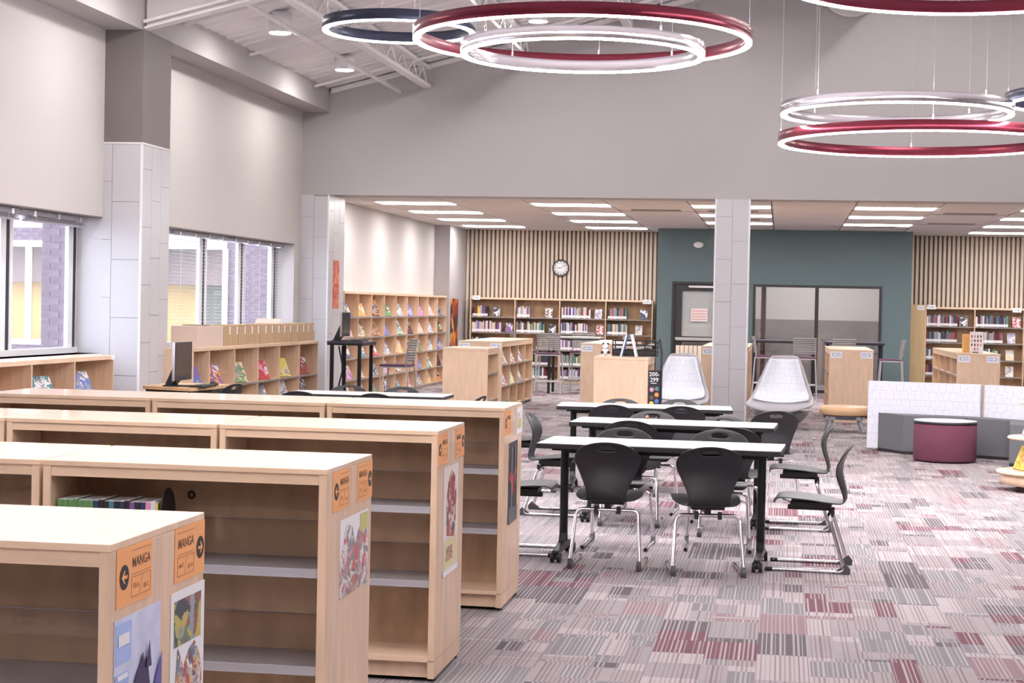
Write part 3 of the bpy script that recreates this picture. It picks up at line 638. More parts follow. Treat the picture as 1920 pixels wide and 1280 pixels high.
poster('tall cream poster with a red and brown figure shape on the third shelf end', 7.335, .42, .335, .467, mat('cream_paper', (.80, .74, .70), .6), [
    ('figure_print', [(.08, .17), (.06, .3), (.1, .4), (.17, .45), (.25, .42), (.29, .33), (.28, .22), (.25, .15), (.15, .16)], blotch_mat('crowd_print_c', [(.40, .07, .06), (.55, .36, .28), (.10, .07, .09), (.66, .56, .50), (.30, .10, .08)], 12, 6)),
    ('yellow_block', rect(.02, .31, .03, .15), mat('yellow_green_print2', (.74, .66, .36), .6)), ('title_block', rect(.06, .21, .06, .12), blotch_mat('title_print', [(.35, .25, .20), (.75, .66, .40), (.5, .1, .1)], 40, 2)), ('caption', rect(.0, .335, .0, .022), paper)])
poster('narrow black poster with a red cross stroke on the farthest shelf end', 9.137, .43, .30, .43, mat('charcoal_print', (.045, .045, .055), .5), [
    ('red_stroke', [(.02, .24), (.10, .20), (.12, .14), (.17, .16), (.18, .21), (.28, .27), (.27, .29), (.15, .25), (.05, .28)], mat('red_print_flat', (.55, .03, .03), .5)), ('grey_stroke', rect(.09, .12, .05, .40), mat('grey_print2', (.22, .22, .25), .5)), ('grey_stroke', rect(.2, .23, .2, .42), mat('grey_print2', (.22, .22, .25), .5)), ('grey_stroke', rect(.0, .30, .0, .08), mat('grey_print3', (.13, .13, .14), .5))])
# books and bookend on the second row
seq = ['green'] * 7 + ['navy', 'black', 'black', 'teal', 'black', 'navy', 'black', 'purple', 'black', 'navy'] + ['pink', 'white', 'yellow']
x = -2.312; BOOK = {}
def book_mesh(w_, d_, h, c, band=True):
    k = (round(w_, 4), round(d_, 3), round(h, 3), c, band)
    if k not in BOOK:
        m = MB().box(0, w_, 0, d_, 0, h, 0); m.box(.0015, w_ - .0015, .004, d_ - .002, h - .001, h + .0012, 1)
        if band: m.box(-.0002, w_ + .0002, -.0006, .001, .015, .045, 1)
        BOOK[k] = m.mesh('book', [pal(c), paper])
    return BOOK[k]
for i, c in enumerate(seq):
    w_ = .0175 if i < 17 else (.018 if i < 19 else .008)
    o = link('book', book_mesh(w_ - .001, .135, .19 + (.004 if i % 5 == 3 else 0), c, False), None, (x, 5.415 + random.uniform(0, .004), .7345)); x += w_
    tag(o, f'{c} comic volume, {ORD[i]} from the left on the second row shelf', 'book', 'comic volumes on the second row')
t = thing('bookend', 'black oval metal bookend after the comic volumes', 'bookend', (-1.958, 5.40, .7345))
m = MB().prism([(.07 + .07 * math.cos(R(a)), .15 + .085 * math.sin(R(a))) for a in range(0, 181, 12)] + [(0, 0), (.14, 0)], 0, .002); m.v = [(c, a, b) for a, b, c in m.v]; m.build('plate', black, t); B(.0, .1, 0, .14, 0, .0015).build('foot', black, t)

# ------------------------------------------------------------------ stacking chairs
def make_chair():
    t = link('stacking_chair', None)
    P = [(.432, .408, .165, 0, 0), (.438, .432, .185, 0, .0), (.405, .450, .20, 0, .0), (.30, .440, .212, .008, 0), (.18, .424, .21, .014, 0), (.095, .412, .195, .014, 0), (.035, .406, .152, .008, .0), (.0, .424, .118, .0, .012),
         (-.002, .47, .126, 0, .022), (.014, .53, .150, 0, .030), (.031, .590, .179, 0, .034), (.030, .645, .203, -.004, .034), (.016, .690, .205, -.012, .032), (.003, .716, .195, -.016, .030), (-.014, .748, .170, -.015, .028), (-.026, .765, .13, -.014, .02), (-.032, .774, .085, -.010, .01)]
    V = [-1, -.82, -.58, -.31, 0, .31, .58, .82, 1]; rows = []
    for d_, z, hw, up, fw in P:
        rows.append([(v * hw, d_ + fw * v * v, z + up * v * v) for v in V])
    o = MB().grid(rows, 0, skip={(13, 3), (13, 4)}).build('shell', chairm, t)
    s_ = o.modifiers.new('thickness', 'SOLIDIFY'); s_.thickness = .009; s_.offset = 0
    s2 = o.modifiers.new('smooth', 'SUBSURF'); s2.levels = 1; s2.render_levels = 2
    MB().box(-.10, .10, .09, .34, .385, .418).box(-.02, .02, .10, .36, .36, .39).build('seat_bracket', black, t, bevel=.004)
    for x in (-.07, .07): B(x - .012, x + .012, .075, .105, .33, .375).build('clip', black, t)
    MB().tube(fillet([(.208, .455, .0125), (.214, -.005, .0125), (.19, .10, .352), (-.19, .10, .352), (-.214, -.005, .0125), (-.208, .455, .0125)], .045, 6), .0115, 10).build('tube_frame', chrome, t)
    for x in (-.209, .209):
        m = MB().prism([(-.035, .0), (.075, .0), (.045, .022), (.012, .045), (-.012, .062), (-.038, .03)], -.014, .014); m.v = [(x + c, a, b) for a, b, c in m.v]; m.build('heel_cover', rubber, t, bevel=.004)
        MB().tube([(x, .43, .0125), (x, .475, .0125)], .0125, 10).build('end_cap', black, t)
    return t
CH = make_chair(); CH_used = False
def chair(x, y, deg, label, group='charcoal plastic chairs'):
    global CH_used
    o = CH if not CH_used else copy_tree(CH); CH_used = True
    o.location = (x, y, 0); o.rotation_euler = (0, 0, R(deg)); tag(o, label, 'chair', group); return o
chair(-1.03, 10.60, -1, 'charcoal chair with its back to us, left seat at the nearest table')
chair(-.40, 10.50, 8, 'charcoal chair with its back to us, right seat at the nearest table')
chair(.42, 11.03, 86, 'charcoal chair in side view at the right end of the nearest table')
chair(-1.04, 11.93, 178, 'charcoal chair facing us behind the left half of the nearest table')
chair(-.40, 12.02, 182, 'charcoal chair facing us behind the right half of the nearest table')
chair(-1.07, 12.74, 0, 'charcoal chair with its back to us, left seat at the middle table')
chair(-.33, 12.33, 0, 'charcoal chair with its back to us, right seat at the middle table')
chair(.37, 13.08, 90, 'charcoal chair in side view at the right end of the middle table')
chair(-1.0, 13.98, 178, 'charcoal chair with a small sticker on its back behind the middle table')
chair(-.42, 13.56, 180, 'charcoal chair facing us behind the right half of the middle table')
chair(-1.40, 14.78, 2, 'charcoal chair with its back to us, left seat at the far white table')
chair(-.82, 14.86, 2, 'charcoal chair with its back to us, right seat at the far white table')
chair(-1.42, 15.78, 180, 'charcoal chair facing us behind the left half of the far white table')
chair(-.90, 15.95, 180, 'charcoal chair facing us behind the right half of the far white table')
chair(-.03, 14.55, 16, 'charcoal chair turned away right of the far table, before the lounge chair')
chair(-1.86, 11.23, -90, 'charcoal chair half hidden by the shelf end, left end of nearest table')
chair(-1.90, 13.40, -92, 'charcoal chair in side view at the left end of the middle table')
chair(-2.35, 15.1, -90, 'charcoal chair at the left end of the far white table')
chair(-4.22, 16.95, 180, 'charcoal chair facing us, left one behind the hidden left table'); chair(-3.66, 16.85, 180, 'charcoal chair facing us, right one behind the hidden left table')
chair(-4.33, 15.52, 0, 'charcoal chair back just above the far shelf row, left one'); chair(-3.62, 15.52, 0, 'charcoal chair back just above the far shelf row, right one')
chair(-2.66, 15.6, 82, 'charcoal chair in side view peeping over the far shelf row end'); chair(-5.28, 16.6, 75, 'charcoal chair pushed up to the computer desk by the window')
st = thing('sticker', 'small black and orange sticker on a chair back', 'sticker', (-1.03, 13.968, .722)); 
B(0, .06, -.001, 0, 0, .018).build('dark_print', ink, st); B(-.012, .0, -.001, 0, 0, .018).build('orange_print', orange, st)

# ------------------------------------------------------------------ nesting tables
def make_table():
    t = link('training_table', None); W, D = 1.5, .625
    o = B(-W / 2, W / 2, -D / 2, D / 2, .708, .739).build('table_top', black, t); bev(o, .004)
    B(-W / 2 + .004, W / 2 - .004, -D / 2 + .004, D / 2 - .004, .739, .7415).build('white_surface', whitelam, t)
    B(-W / 2 + .12, W / 2 - .12, -.03, .03, .665, .705).build('stretcher', blackm, t)
    for x in (-W / 2 + .13, W / 2 - .13):
        l_ = MB().tube([(x, 0, .10), (x, 0, .70)], .0265, 20).build('leg', blackm, t)
        m = MB().prism([(-.29, .055), (.29, .055), (.29, .075), (.06, .105), (.03, .16), (-.03, .16), (-.06, .105), (-.29, .075)], -.02, .02); m.v = [(x + c, a, b) for a, b, c in m.v]; m.build('foot', blackm, l_, bevel=.004)
        B(x - .05, x + .05, -.2, .2, .69, .708).build('bracket', blackm, l_)
        for y in (-.27, .27):
            m = MB()
            for dx in (-.021, .021): m.tube([(x + dx - .010, y, .031), (x + dx + .010, y, .031)], .031, 20)
            m.tube([(x - .02, y, .031), (x + .02, y, .031)], .012, 10); m.box(x - .006, x + .006, y - .012, y + .012, .03, .06)
            m.build('caster', black, l_)
    return t
TB = make_table()
tag(TB, 'white-topped black-edged table nearest to us', 'table', 'white training tables'); TB.location = (-.722, 11.045, 0); TB.rotation_euler = (0, 0, R(-2.8))
tag(copy_tree(TB, loc=(-.775, 13.17, 0), rz=R(-2.6)), 'white-topped black-edged table in the middle of the three', 'table')
tag(copy_tree(TB, loc=(-1.16, 15.28, 0), rz=R(3)), 'white-topped black-edged table farthest of the three', 'table')
tag(copy_tree(TB, loc=(-3.80, 16.05, 0), rz=R(1)), 'white-topped table mostly hidden behind the far shelf row', 'table')

# ------------------------------------------------------------------ shelving against the walls: sections along local x, open toward local -y
greyshelf = mat('grey_shelf_edge', (.26, .235, .225), .5)
def wall_case(name, label, cat, loc, rz, xs, depth, zs, ztop, grey=True, kick=.05, topth=.04, end=None):
    t = thing(name, label, cat, loc, rz); W = xs[-1]
    B(0, W + .02, -.004, depth, ztop - topth, ztop).build('top', wood, t, bevel=.002)
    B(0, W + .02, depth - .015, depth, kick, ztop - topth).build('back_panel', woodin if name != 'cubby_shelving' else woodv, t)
    for i, x in enumerate(xs): boxobj('upright', .02, depth - .015, ztop - topth, woodv, t, (x, 0, 0))
    for a, b in zip(xs[:-1], xs[1:]):
        for z in zs:
            s_ = boxobj('shelf', b - a - .02, depth - .02, .022, woodv, t, (a + .02, .004, z - .022))
            if grey: boxobj('edge_strip', b - a - .02, .004, .024, greyshelf, s_, (0, -.004, -.001))
        boxobj('kick_plate', b - a - .02, .015, max(zs[0] - .03, .03), woodv, t, (a + .02, .03, 0))
    return t
def at(loc, rz, x, y, z): return Matrix.Translation(loc) @ Matrix.Rotation(rz, 4, 'Z') @ Vector((x, y, z))
COVER = {}
def cover(c1, c2, seed): return blotch_mat(f'cover_{c1}_{c2}_{seed}', [PAL[c1], PAL[c2], PAL[c1], PAL[c1], PAL['white'] if seed % 2 else PAL['grey'], PAL[c1], PAL[c2]], 15, seed * 1.3)
DISP = {}
def display_book(loc, rz, x, y, z, w_, h, c1, c2, seed, lean, label, group, turn=0):
    """book standing open to view, leaning back by `lean` degrees; front toward local -y"""
    k = (round(w_, 3), round(h, 3), c1, c2, seed % 4)
    if k not in DISP:
        m = MB().box(-w_ / 2, w_ / 2, 0, .018, 0, h, 0).box(-w_ / 2 + .003, w_ / 2 + .0004, .003, .015, .003, h + .0004, 1); DISP[k] = m.mesh('display_book', [cover(c1, c2, seed % 4), paper])
    o = link('display_book', DISP[k]); p = at(loc, rz, x, y, z)
    if rz > 1: turn = -26; p = at(loc, rz, x, y + .03, z)
    o.matrix_world = Matrix.Translation(p) @ Matrix.Rotation(rz + R(turn), 4, 'Z') @ Matrix.Rotation(R(-lean), 4, 'X')
    return tag(o, label, 'book', group)
def book_row(loc, rz, x0, y, z, cols, place, group, hmax=.25, w_=.03):
    x = x0
    for i, c in enumerate(cols):
        ww = w_ * random.choice((.75, .9, 1, 1.15)); h = hmax * random.choice((.82, .88, .94, 1.0)); k = ('r', round(ww, 4), round(h, 3), c)
        if k not in BOOK:
            BOOK[k] = MB().box(0, ww, 0, .16, 0, h, 0).box(.001, ww - .001, -.0012, .001, .012, .062, 1).mesh('book', [pal(c), paper])
        o = link('book', BOOK[k], None, at(loc, rz, x, y + random.uniform(0, .01), z + .0012), rz); x += ww + .001
        tag(o, f'{c} book, {ORD[i]} from left, {place}', 'book', group)
# tall cubby wall (rear left)
cols_c = [.935 * i for i in range(10)]
L1, Z1 = (-6.72, 26.60, 0), [.06, .365, .70, 1.035, 1.365]
wall_case('cubby_shelving', 'tall maple cubby shelving along the rear left wall', 'shelving', L1, R(90), cols_c, .28, Z1, 1.77)
rowname = ['bottom', 'fourth', 'third', 'second', 'top']
cpal = [('blue', 'cream'), ('orange', 'cream'), ('orange', 'black'), ('green', 'brown'), ('grey', 'white'), ('blue', 'lilac'), ('purple', 'pink'), ('pink', 'cream'), ('grey', 'navy'), ('pink', 'grey'), ('brown', 'cream'), ('orange', 'brown'), ('purple', 'blue'), ('white', 'green'), ('maroon', 'black'), ('cream', 'pink'), ('lilac', 'white'), ('brown', 'green'), ('navy', 'white'), ('teal', 'grey'), ('red', 'white')]
rnd = random.Random(11)
for r_ in range(5):
    for k in range(9):
        c1, c2 = cpal[((4 - r_) * 9 + k) % len(cpal)]
        display_book(L1, R(90), cols_c[k] + .47 + rnd.uniform(-.06, .10), .012 + rnd.uniform(0, .01), Z1[r_] + .0105, rnd.uniform(.17, .23), rnd.uniform(.22, .29), c1, c2, rnd.randrange(8), rnd.uniform(24, 32), f'{c1} covered display book in {rowname[r_]} row, {ORD[k]} cubby of tall cubby wall', 'display books in the tall cubby wall')
# low shelves under the two windows
xs2 = [0, .55] + [.55 + .935 * i for i in range(1, 6)]
L2 = (-6.35, 18.47, 0)
wall_case('low_shelving', 'low maple shelving under the window with the blinds', 'shelving', L2, R(90), xs2, .34, [.06, .315, .60], 1.055)
lows = [('purple', 'blue', .35), ('purple', 'orange', .22), ('cream', 'green', .3), ('red', 'pink', .33), ('yellow', 'cream', .3), ('red', 'brown', .27)]
for k, (c1, c2, h) in enumerate(lows):
    display_book(L2, R(90), xs2[k] + (.42 if k else .25), .012, .6105, .22, .26, c1, c2, k, 26, f'{c1} and {c2} display book on the upper shelf, {ORD[k]} section below the files', 'display books below the cardboard files')
for k, c in ((3, 'grey'), (4, 'white'), (5, 'maroon')):
    display_book(L2, R(90), xs2[k] + .40, .012, .3255, .2, .25, c, 'grey', k, 26, f'{c} display book on the middle shelf, {ORD[k]} section below the files', 'display books below the cardboard files')
xs1 = [.93 * i for i in range(0, 4)]; L3 = (-6.353, 16.15 - .93 * 3, 0)
wall_case('low_shelving', 'low maple shelving under the left window', 'shelving', L3, R(90), xs1, .34, [.06, .36, .66], 1.035)
display_book(L3, R(90), xs1[1] + .42, .012, .6705, .24, .24, 'teal', 'white', 2, 30, 'teal and white display book under the left window', 'display books under the left window')
display_book(L3, R(90), xs1[2] + .36, .012, .6705, .24, .26, 'grey', 'blue', 1, 30, 'grey-blue display book under the left window beside the shelf end', 'display books under the left window')
o = boxobj('book', .16, .03, .27, pal('white'), None, tuple(at(L3, R(90), xs1[1] + .10, .2, .662)), R(90)); tag(o, 'white upright book against the divider under the left window', 'book')
struct(B(XW, -6.705, 18.55, 23.6, 0, 1.0).build('wall_left_ledge', whitem)); struct(B(XW, -6.70, 13.3, 16.1, 0, .985).build('wall_left_ledge_near', whitem))
t = tag(B(-6.36, -6.345, 16.09, 16.172, .99, 1.036).build('shelf_label', paper), 'white label card folded over the end of the left window shelf', 'label')
t = thing('cardboard_box', 'wide pale cardboard box at the left end of the file row', 'box', (-6.66, 18.62, 1.055))
B(0, .30, 0, .92, 0, .235).build('carton', cardp, t); B(.0, .30, .0, .46, .235, .239).build('flap', cardp, t); B(.02, .28, .30, .48, .239, .25).build('tape_curl', mat('brown_tape', (.30, .19, .12), .5), t)
y = 19.56
for k in range(14):
    wd = .288 if k % 4 else .27
    t = thing('file_box', f'brown cardboard file box with white label, {ORD[k]} from the left on the window shelf', 'box', (-6.64 + rnd.uniform(-.006, .006), y, 1.055), 0, 'cardboard file boxes')
    B(0, .28, 0, wd - .008, 0, .236 + rnd.uniform(-.006, .006)).build('carton', cardb, t); B(.2805, .2815, wd - .075, wd - .03, .13, .225).build('label_strip', paper, t)
    B(.2802, .281, .06, .068, .0, .12).build('tape_seam', mat('dark_seam', (.34, .21, .12), .8), t); y += wd + .004
t = thing('loose_flap_box', 'open cardboard box with raised flaps at the right end of the files', 'box', (-7.05, 23.0, 1.05)); MB().box(0, .32, 0, .55, 0, .24).build('carton', cardp, t)
MB().add([(0, 0, .24), (.32, 0, .24), (.36, .1, .30), (.0, .1, .30)], [(0, 1, 2, 3)]).build('flap', cardp, t)

# rear bookcases
SECN = ['first', 'second', 'third', 'fourth']
xsL = [0, .945, 1.89, 2.86, 3.83]; LB = (-6.51, 36.56, 0); ZB = [.08, .36, .69, 1.035, 1.36]
wall_case('bookcase', 'maple wall bookcase below the clock', 'bookcase', LB, 0, xsL, .33, ZB, 1.765)
mixes = {'d': ['brown', 'yellow', 'purple', 'lilac', 'navy', 'maroon', 'black'], 'l': ['lilac', 'white', 'grey', 'navy', 'white', 'grey', 'purple', 'maroon', 'cream'], 'm': ['maroon', 'navy', 'red', 'black', 'grey', 'white', 'teal', 'brown'], 'g': ['green', 'grey', 'white', 'brown', 'cream', 'teal', 'navy']}
def mix(k, n): return [rnd.choice(mixes[k]) for _ in range(n)]
GB = 'books in the bookcase below the clock'
spec = [(4, 0, .03, 'd', 11, .55, 'black'), (4, 1, .03, 'l', 9, .72, 'brown'), (4, 2, .03, 'l', 20, .82, 'purple'), (4, 3, .03, 'm', 14, .80, 'navy'),
        (3, 0, .02, 'l', 21, .83, 'purple'), (3, 1, .02, 'g', 20, .80, 'black'), (3, 2, .02, 'l', 19, .86, 'red'), (3, 3, .02, 'g', 15, .70, 'cream'),
        (2, 0, .02, 'g', 14, .84, 'grey'), (2, 1, .45, 'd', 12, 0, ''), (2, 2, .02, 'l', 18, 0, ''), (1, 1, .3, 'd', 15, 0, ''), (1, 2, .02, 'g', 18, 0, ''), (0, 1, .35, 'm', 13, 0, ''), (0, 2, .02, 'l', 15, 0, '')]
for r_, s_, off_, k, n, dx, dc in spec:
    book_row(LB, 0, xsL[s_] + .02 + off_, .03, ZB[r_], mix(k, n), f'{rowname[r_]} row, {SECN[s_]} section, bookcase below clock', GB, .235)
    if dx: display_book(LB, 0, xsL[s_] + dx, .05, ZB[r_] + .0075, .15, .21, dc, 'white' if dc != 'white' else 'blue', s_ + r_, 18, f'{dc} face-out book, {rowname[r_]} row, {SECN[s_]} section below clock', 'face-out books in the rear bookcases')
xsR = [0, .965, 1.93, 2.9]; LR = (2.87, 36.56, 0)
wall_case('bookcase', 'maple wall bookcase right of the teal wall', 'bookcase', LR, 0, xsR, .33, ZB, 1.75)
t = B(2.56, 2.866, 36.50, 36.89, 0, 1.79).build('case_end_panel', mat('golden_maple', (.60, .42, .22), .5, var=.08, scale=3, stretch=(9, 9, 1)), None); tag(t, 'plain golden maple end cabinet beside the teal wall corner', 'cabinet')
GR = 'books in the right rear bookcase'
for r_, s_, k, n, dx, dc in ((4, 0, 'm', 20, .76, 'black'), (4, 1, 'm', 22, .84, 'red'), (3, 0, 'm', 21, 0, ''), (3, 1, 'm', 18, .74, 'lilac'), (2, 0, 'm', 5, 0, ''), (2, 1, 'g', 16, .72, 'cream'), (1, 0, 'm', 5, 0, ''), (1, 1, 'g', 3, .72, 'cream'), (4, 2, 'm', 2, 0, '')):
    book_row(LR, 0, xsR[s_] + .03, .03, ZB[r_], mix(k, n), f'{rowname[r_]} row, {SECN[s_]} section, bookcase beside teal wall', GR, .235)
    if dx: display_book(LR, 0, xsR[s_] + dx, .05, ZB[r_] + .0075, .16, .22, dc, 'white', s_ + r_, 18, f'{dc} face-out book, {rowname[r_]} row, {SECN[s_]} section right of teal wall', 'face-out books in the rear bookcases')
def shelf_tag(x, y, z, label, w_=.22):
    t = thing('shelf_tag', label, 'sign', (x, y, z), 0, 'white shelf tags'); B(0, w_, 0, .002, 0, .09).build('card', paper, t); B(w_ * .6, w_ * .68, -.0008, 0, .03, .06).build('arrow_mark', ink, t); B(w_ * .12, w_ * .5, -.0008, 0, .035, .055).build('text_line', mat('faint_grey_ink', (.55, .53, .57), .7), t)
shelf_tag(-6.46, 36.552, 1.71, 'white tag on the top left corner of the bookcase below the clock', .16); shelf_tag(-2.87, 36.552, 1.69, 'white tag on the top right corner of the bookcase below the clock', .17)
shelf_tag(2.9, 36.552, 1.70, 'white tag on the top left corner of the right rear bookcase', .17); shelf_tag(4.58, 36.552, 1.67, 'white tag on the second section of the right rear bookcase', .17); shelf_tag(2.70, 36.495, 1.68, 'white tag on the golden end cabinet', .14)

# free-standing low cases: open along both long sides, plain ends toward us
def low_case(label, x0, x1, y0, y1, ny, rows=(.06, .38, .70), h=1.055, tags=None, sides=(-1, 1)):
    t = thing('low_bookcase', label, 'bookcase', (x0, y0, 0), 0, 'free-standing low maple cases'); W, D = x1 - x0, y1 - y0
    for y in (0, D - .025): boxobj('end_panel', W, .025, h - .03, woodv, t, (0, y, 0))
    B(-.004, W + .004, -.004, D + .004, h - .03, h).build('top', wood, t, bevel=.002)
    B(W / 2 - .008, W / 2 + .008, .025, D - .025, .05, h - .03).build('spine_panel', woodv, t)
    st_ = D / ny
    for s_ in sides:
        xa = 0 if s_ < 0 else W / 2 + .008; wd = W / 2 - .008
        B(xa + (.0 if s_ < 0 else wd - .02), xa + (.02 if s_ < 0 else wd), .025, D - .025, h - .085, h - .03).build('top_rail', woodv, t)
        for k in range(1, ny): boxobj('upright', wd, .022, h - .03, woodv, t, (xa, k * st_ - .011, 0))
        for z in rows:
            for k in range(ny):
                o = boxobj('shelf', wd - .004, st_ - .024, .022, woodv, t, (xa + (.004 if s_ < 0 else 0), k * st_ + .012, z - .022)); boxobj('edge_strip', .004, st_ - .024, .024, greyshelf, o, (-.004 if s_ < 0 else wd - .004, 0, -.001))
    return t
def arrow_tag(label, x, y, z, right, w_=.17, h=.10):
    t = thing('arrow_tag', label, 'sign', (x, y, z), 0, 'white arrow tags on case ends'); B(0, w_, -.0015, 0, 0, h).build('card', paper, t)
    cx = w_ - .03 if right else .03; s_ = 1 if right else -1
    for k in (-1, 1): MB().obox(Matrix.Translation((cx - s_ * .012, -.0022, h / 2 + k * .013)) @ Matrix.Rotation(R(-s_ * k * -42), 4, 'Y'), .045, .001, .006).build('chevron', ink, t)
    f0 = .015 if right else .07
    for q, l_ in enumerate((.085, .075)): B(f0, f0 + l_, -.0022, -.0015, .028 + q * .03, .042 + q * .03).build('text_line', bluei, t)
def tags(x0, x1, y, who, z=.93):
    arrow_tag(f'white tag with left arrow on {who}', x0 + .012, y, z, False); arrow_tag(f'white tag with right arrow on {who}', x1 - .185, y, z, True)
low_case('double-faced low case with arrow tags behind the small end case', -4.80, -4.13, 26.0, 29.25, 4); tags(-4.80, -4.13, 25.998, 'the case behind the small end case')
low_case('low maple case between the stools and the display case', -2.97, -2.32, 26.2, 29.4, 4); tags(-2.97, -2.32, 26.198, 'the case behind the display case')
low_case('low maple case just behind the tiled pillar', -1.17, -.48, 26.2, 29.4, 4); tags(-1.17, -.48, 26.198, 'the case behind the tiled pillar')
low_case('low maple case standing left of the patterned sofa', .69, 1.32, 26.0, 28.55, 3); tags(.69, 1.32, 25.998, 'the case behind the round stool')
low_case('low maple case behind the sofa with empty cubbies on its left side', 2.43, 3.02, 25.3, 29.3, 4, rows=(.06, .40, .74)); tags(2.43, 3.02, 25.298, 'the case behind the sofa')
Lq = (-4.13, 26.0, 0)
for k, (i, zz, c1, c2) in enumerate(((1, .70, 'red', 'white'), (2, .70, 'purple', 'white'), (1, .38, 'lime', 'white'), (2, .38, 'grey', 'white'), (0, .38, 'pink', 'white'), (0, .70, 'cream', 'grey'))):
    display_book(Lq, R(90), i * .8125 + .42, .012, zz + .0105, .2, .26, c1, c2, k, 26, f'{c1} display book in the {"upper" if zz > .5 else "middle"} row, {ORD[i]} cubby of the double-faced case', 'display books in the double-faced case')
# small end case in front
t = low_case('small low end case with a plain front panel left of the tables', -4.17, -3.60, 21.55, 22.4, 1, rows=(.06, .40, .74), sides=(1,))
# display case with books, basket and hanging sign
t = low_case('plain-fronted low display case with standing books on top', -2.02, -1.43, 19.12, 20.12, 1, rows=(.06, .4, .74), sides=(1,))
def standing(label, x, y, rz, lean, c, w_=.17, h=.25):
    t = thing('standing_book', label, 'book', (x, y, 1.056), rz); M = Matrix.Rotation(R(lean), 4, 'Y')
    m = MB().box(0, .022, -w_ / 2, w_ / 2, 0, h); m.v = [tuple(M @ Vector(p)) for p in m.v]; m.build('cover', pal(c), t)
    m = MB().box(.003, .019, -w_ / 2 - .0008, w_ / 2 - .004, .002, h - .002); m.v = [tuple(M @ Vector(p)) for p in m.v]; m.build('pages', paper, t)
standing('blue hardback leaning right on the display case', -1.755, 19.35, 0, 14, 'blue'); standing('white hardback leaning left against the blue one', -1.585, 19.34, 0, -13, 'white')
t = thing('wire_basket', 'black wire basket of papers on the display case', 'basket', (-1.62, 19.72, 1.056))
for z in (.02, .07, .12, .17): MB().tube(fillet([(-.24, -.15, z), (.24, -.15, z), (.24, .15, z), (-.24, .15, z), (-.24, -.15, z)], .03, 3), .008, 6).build('wire_hoop', blackm, t)
for x in (-.24, -.12, 0, .12, .24):
    for y in (-.15, .15): MB().cyl((x, y), .007, 0, .18, 6).build('wire_upright', blackm, t)
B(-.235, .235, -.145, .145, 0, .01).build('floor_mesh', blackm, t); B(-.235, .235, -.148, -.143, .02, .075).build('front_band', black, t)
t = thing('paper_roll', 'loose white papers lying in the wire basket', 'papers', (-1.56, 19.72, 1.068)); MB().obox(Matrix.Translation((.02, 0, .085)) @ Matrix.Rotation(R(-14), 4, 'Y'), .26, .18, .03).build('sheets', paper, t); MB().obox(Matrix.Translation((-.17, 0, .075)) @ Matrix.Rotation(R(20), 4, 'Y'), .03, .18, .12).build('folder', pal('white'), t)
t = thing('soft_toy', 'small black and white soft toy panda beside the basket', 'toy', (-1.945, 19.62, 1.056))
def blob(r_, c): 
    m = MB().lathe([(0.001 + r_ * math.sin(R(a)), -r_ * math.cos(R(a))) for a in range(0, 181, 20)], 14); m.v = [(x + c[0], y + c[1], z + c[2]) for x, y, z in m.v]; return m
blob(.04, (0, 0, .04)).build('body', paper, t); blob(.032, (0, -.008, .10)).build('head', paper, t)
for dx in (-.035, .035): blob(.013, (dx * .7, 0, .13)).build('ear', black, t); blob(.016, (dx, -.028, .035)).build('paw', black, t)
t = thing('range_sign', 'black sign reading 200-299 with coloured dots on the display case side', 'sign', (-1.425, 19.14, .42))
B(0, .13, -.004, 0, 0, .50).build('board', black, t); FY = Matrix(((1, 0, 0, 0), (0, 0, -1, 0), (0, 1, 0, 0), (0, 0, 0, 1)))
put_text('lettering', '200-', .062, paper, t, Matrix.Translation((.065, -.0045, .455)) @ FY); put_text('lettering', '299', .062, paper, t, Matrix.Translation((.065, -.0045, .395)) @ FY); B(.03, .09, -.0046, -.004, .355, .362).build('rule', paper, t)
for q, (cx, cz, c) in enumerate(((.04, .29, 'pink'), (.095, .30, 'teal'), (.095, .235, 'orange'), (.04, .20, 'brown'), (.04, .14, 'yellow'), (.095, .165, 'blue'), (.095, .09, 'green'), (.04, .06, 'blue'))):
    m = MB().cyl((0, 0), .024, 0, .001, 18); m.v = [(x + cx, -.0045 - z, y + cz) for x, y, z in m.v]; m.build('coloured_dot', pal(c), t)
t = thing('sign_post', 'thin black upright holding the 200-299 sign', 'post', (-1.285, 19.16, 0)); MB().tube([(0, 0, .0), (0, 0, 1.1), (-.03, .1, 1.25)], .012, 8).build('rod', blackm, t); MB().cyl((0, 0), .06, 0, .012, 16).build('foot', blackm, t)
t = thing('kit_display', 'orange box and printed icon card standing on the case behind the sofa', 'display', (2.58, 25.9, 1.056))
B(0, .12, .05, .25, 0, .26).build('box', mat('amber_box', (.66, .36, .10), .6), t); B(.08, .27, -.004, 0, .0, .30).build('card', mat('pink_white_card', (.80, .72, .74), .6), t)
for i in range(4):
    for j in range(4):
        if j == 0 and i in (0, 3): continue
        B(.10 + i * .042, .118 + i * .042, -.006, -.004, .035 + j * .06, .07 + j * .06).build('icon', pal(['black', 'red', 'grey', 'navy'][(i + j * 3) % 4]), t)
B(.12, .2, -.03, .0, -.0, .012).build('stand', black, t)
t = thing('slatted_bin', 'tall ribbed tan bin in front of the black door', 'bin', (-1.99, 33.6, 0))
B(.01, .74, .01, .35, .32, .90).build('body', slatback, t); B(.0, .76, 0, .36, 0, .32).build('base', black, t)
for q in range(9): boxobj('rib', .07, .02, .60, slatm, t, (q * .083, -.01, .31))

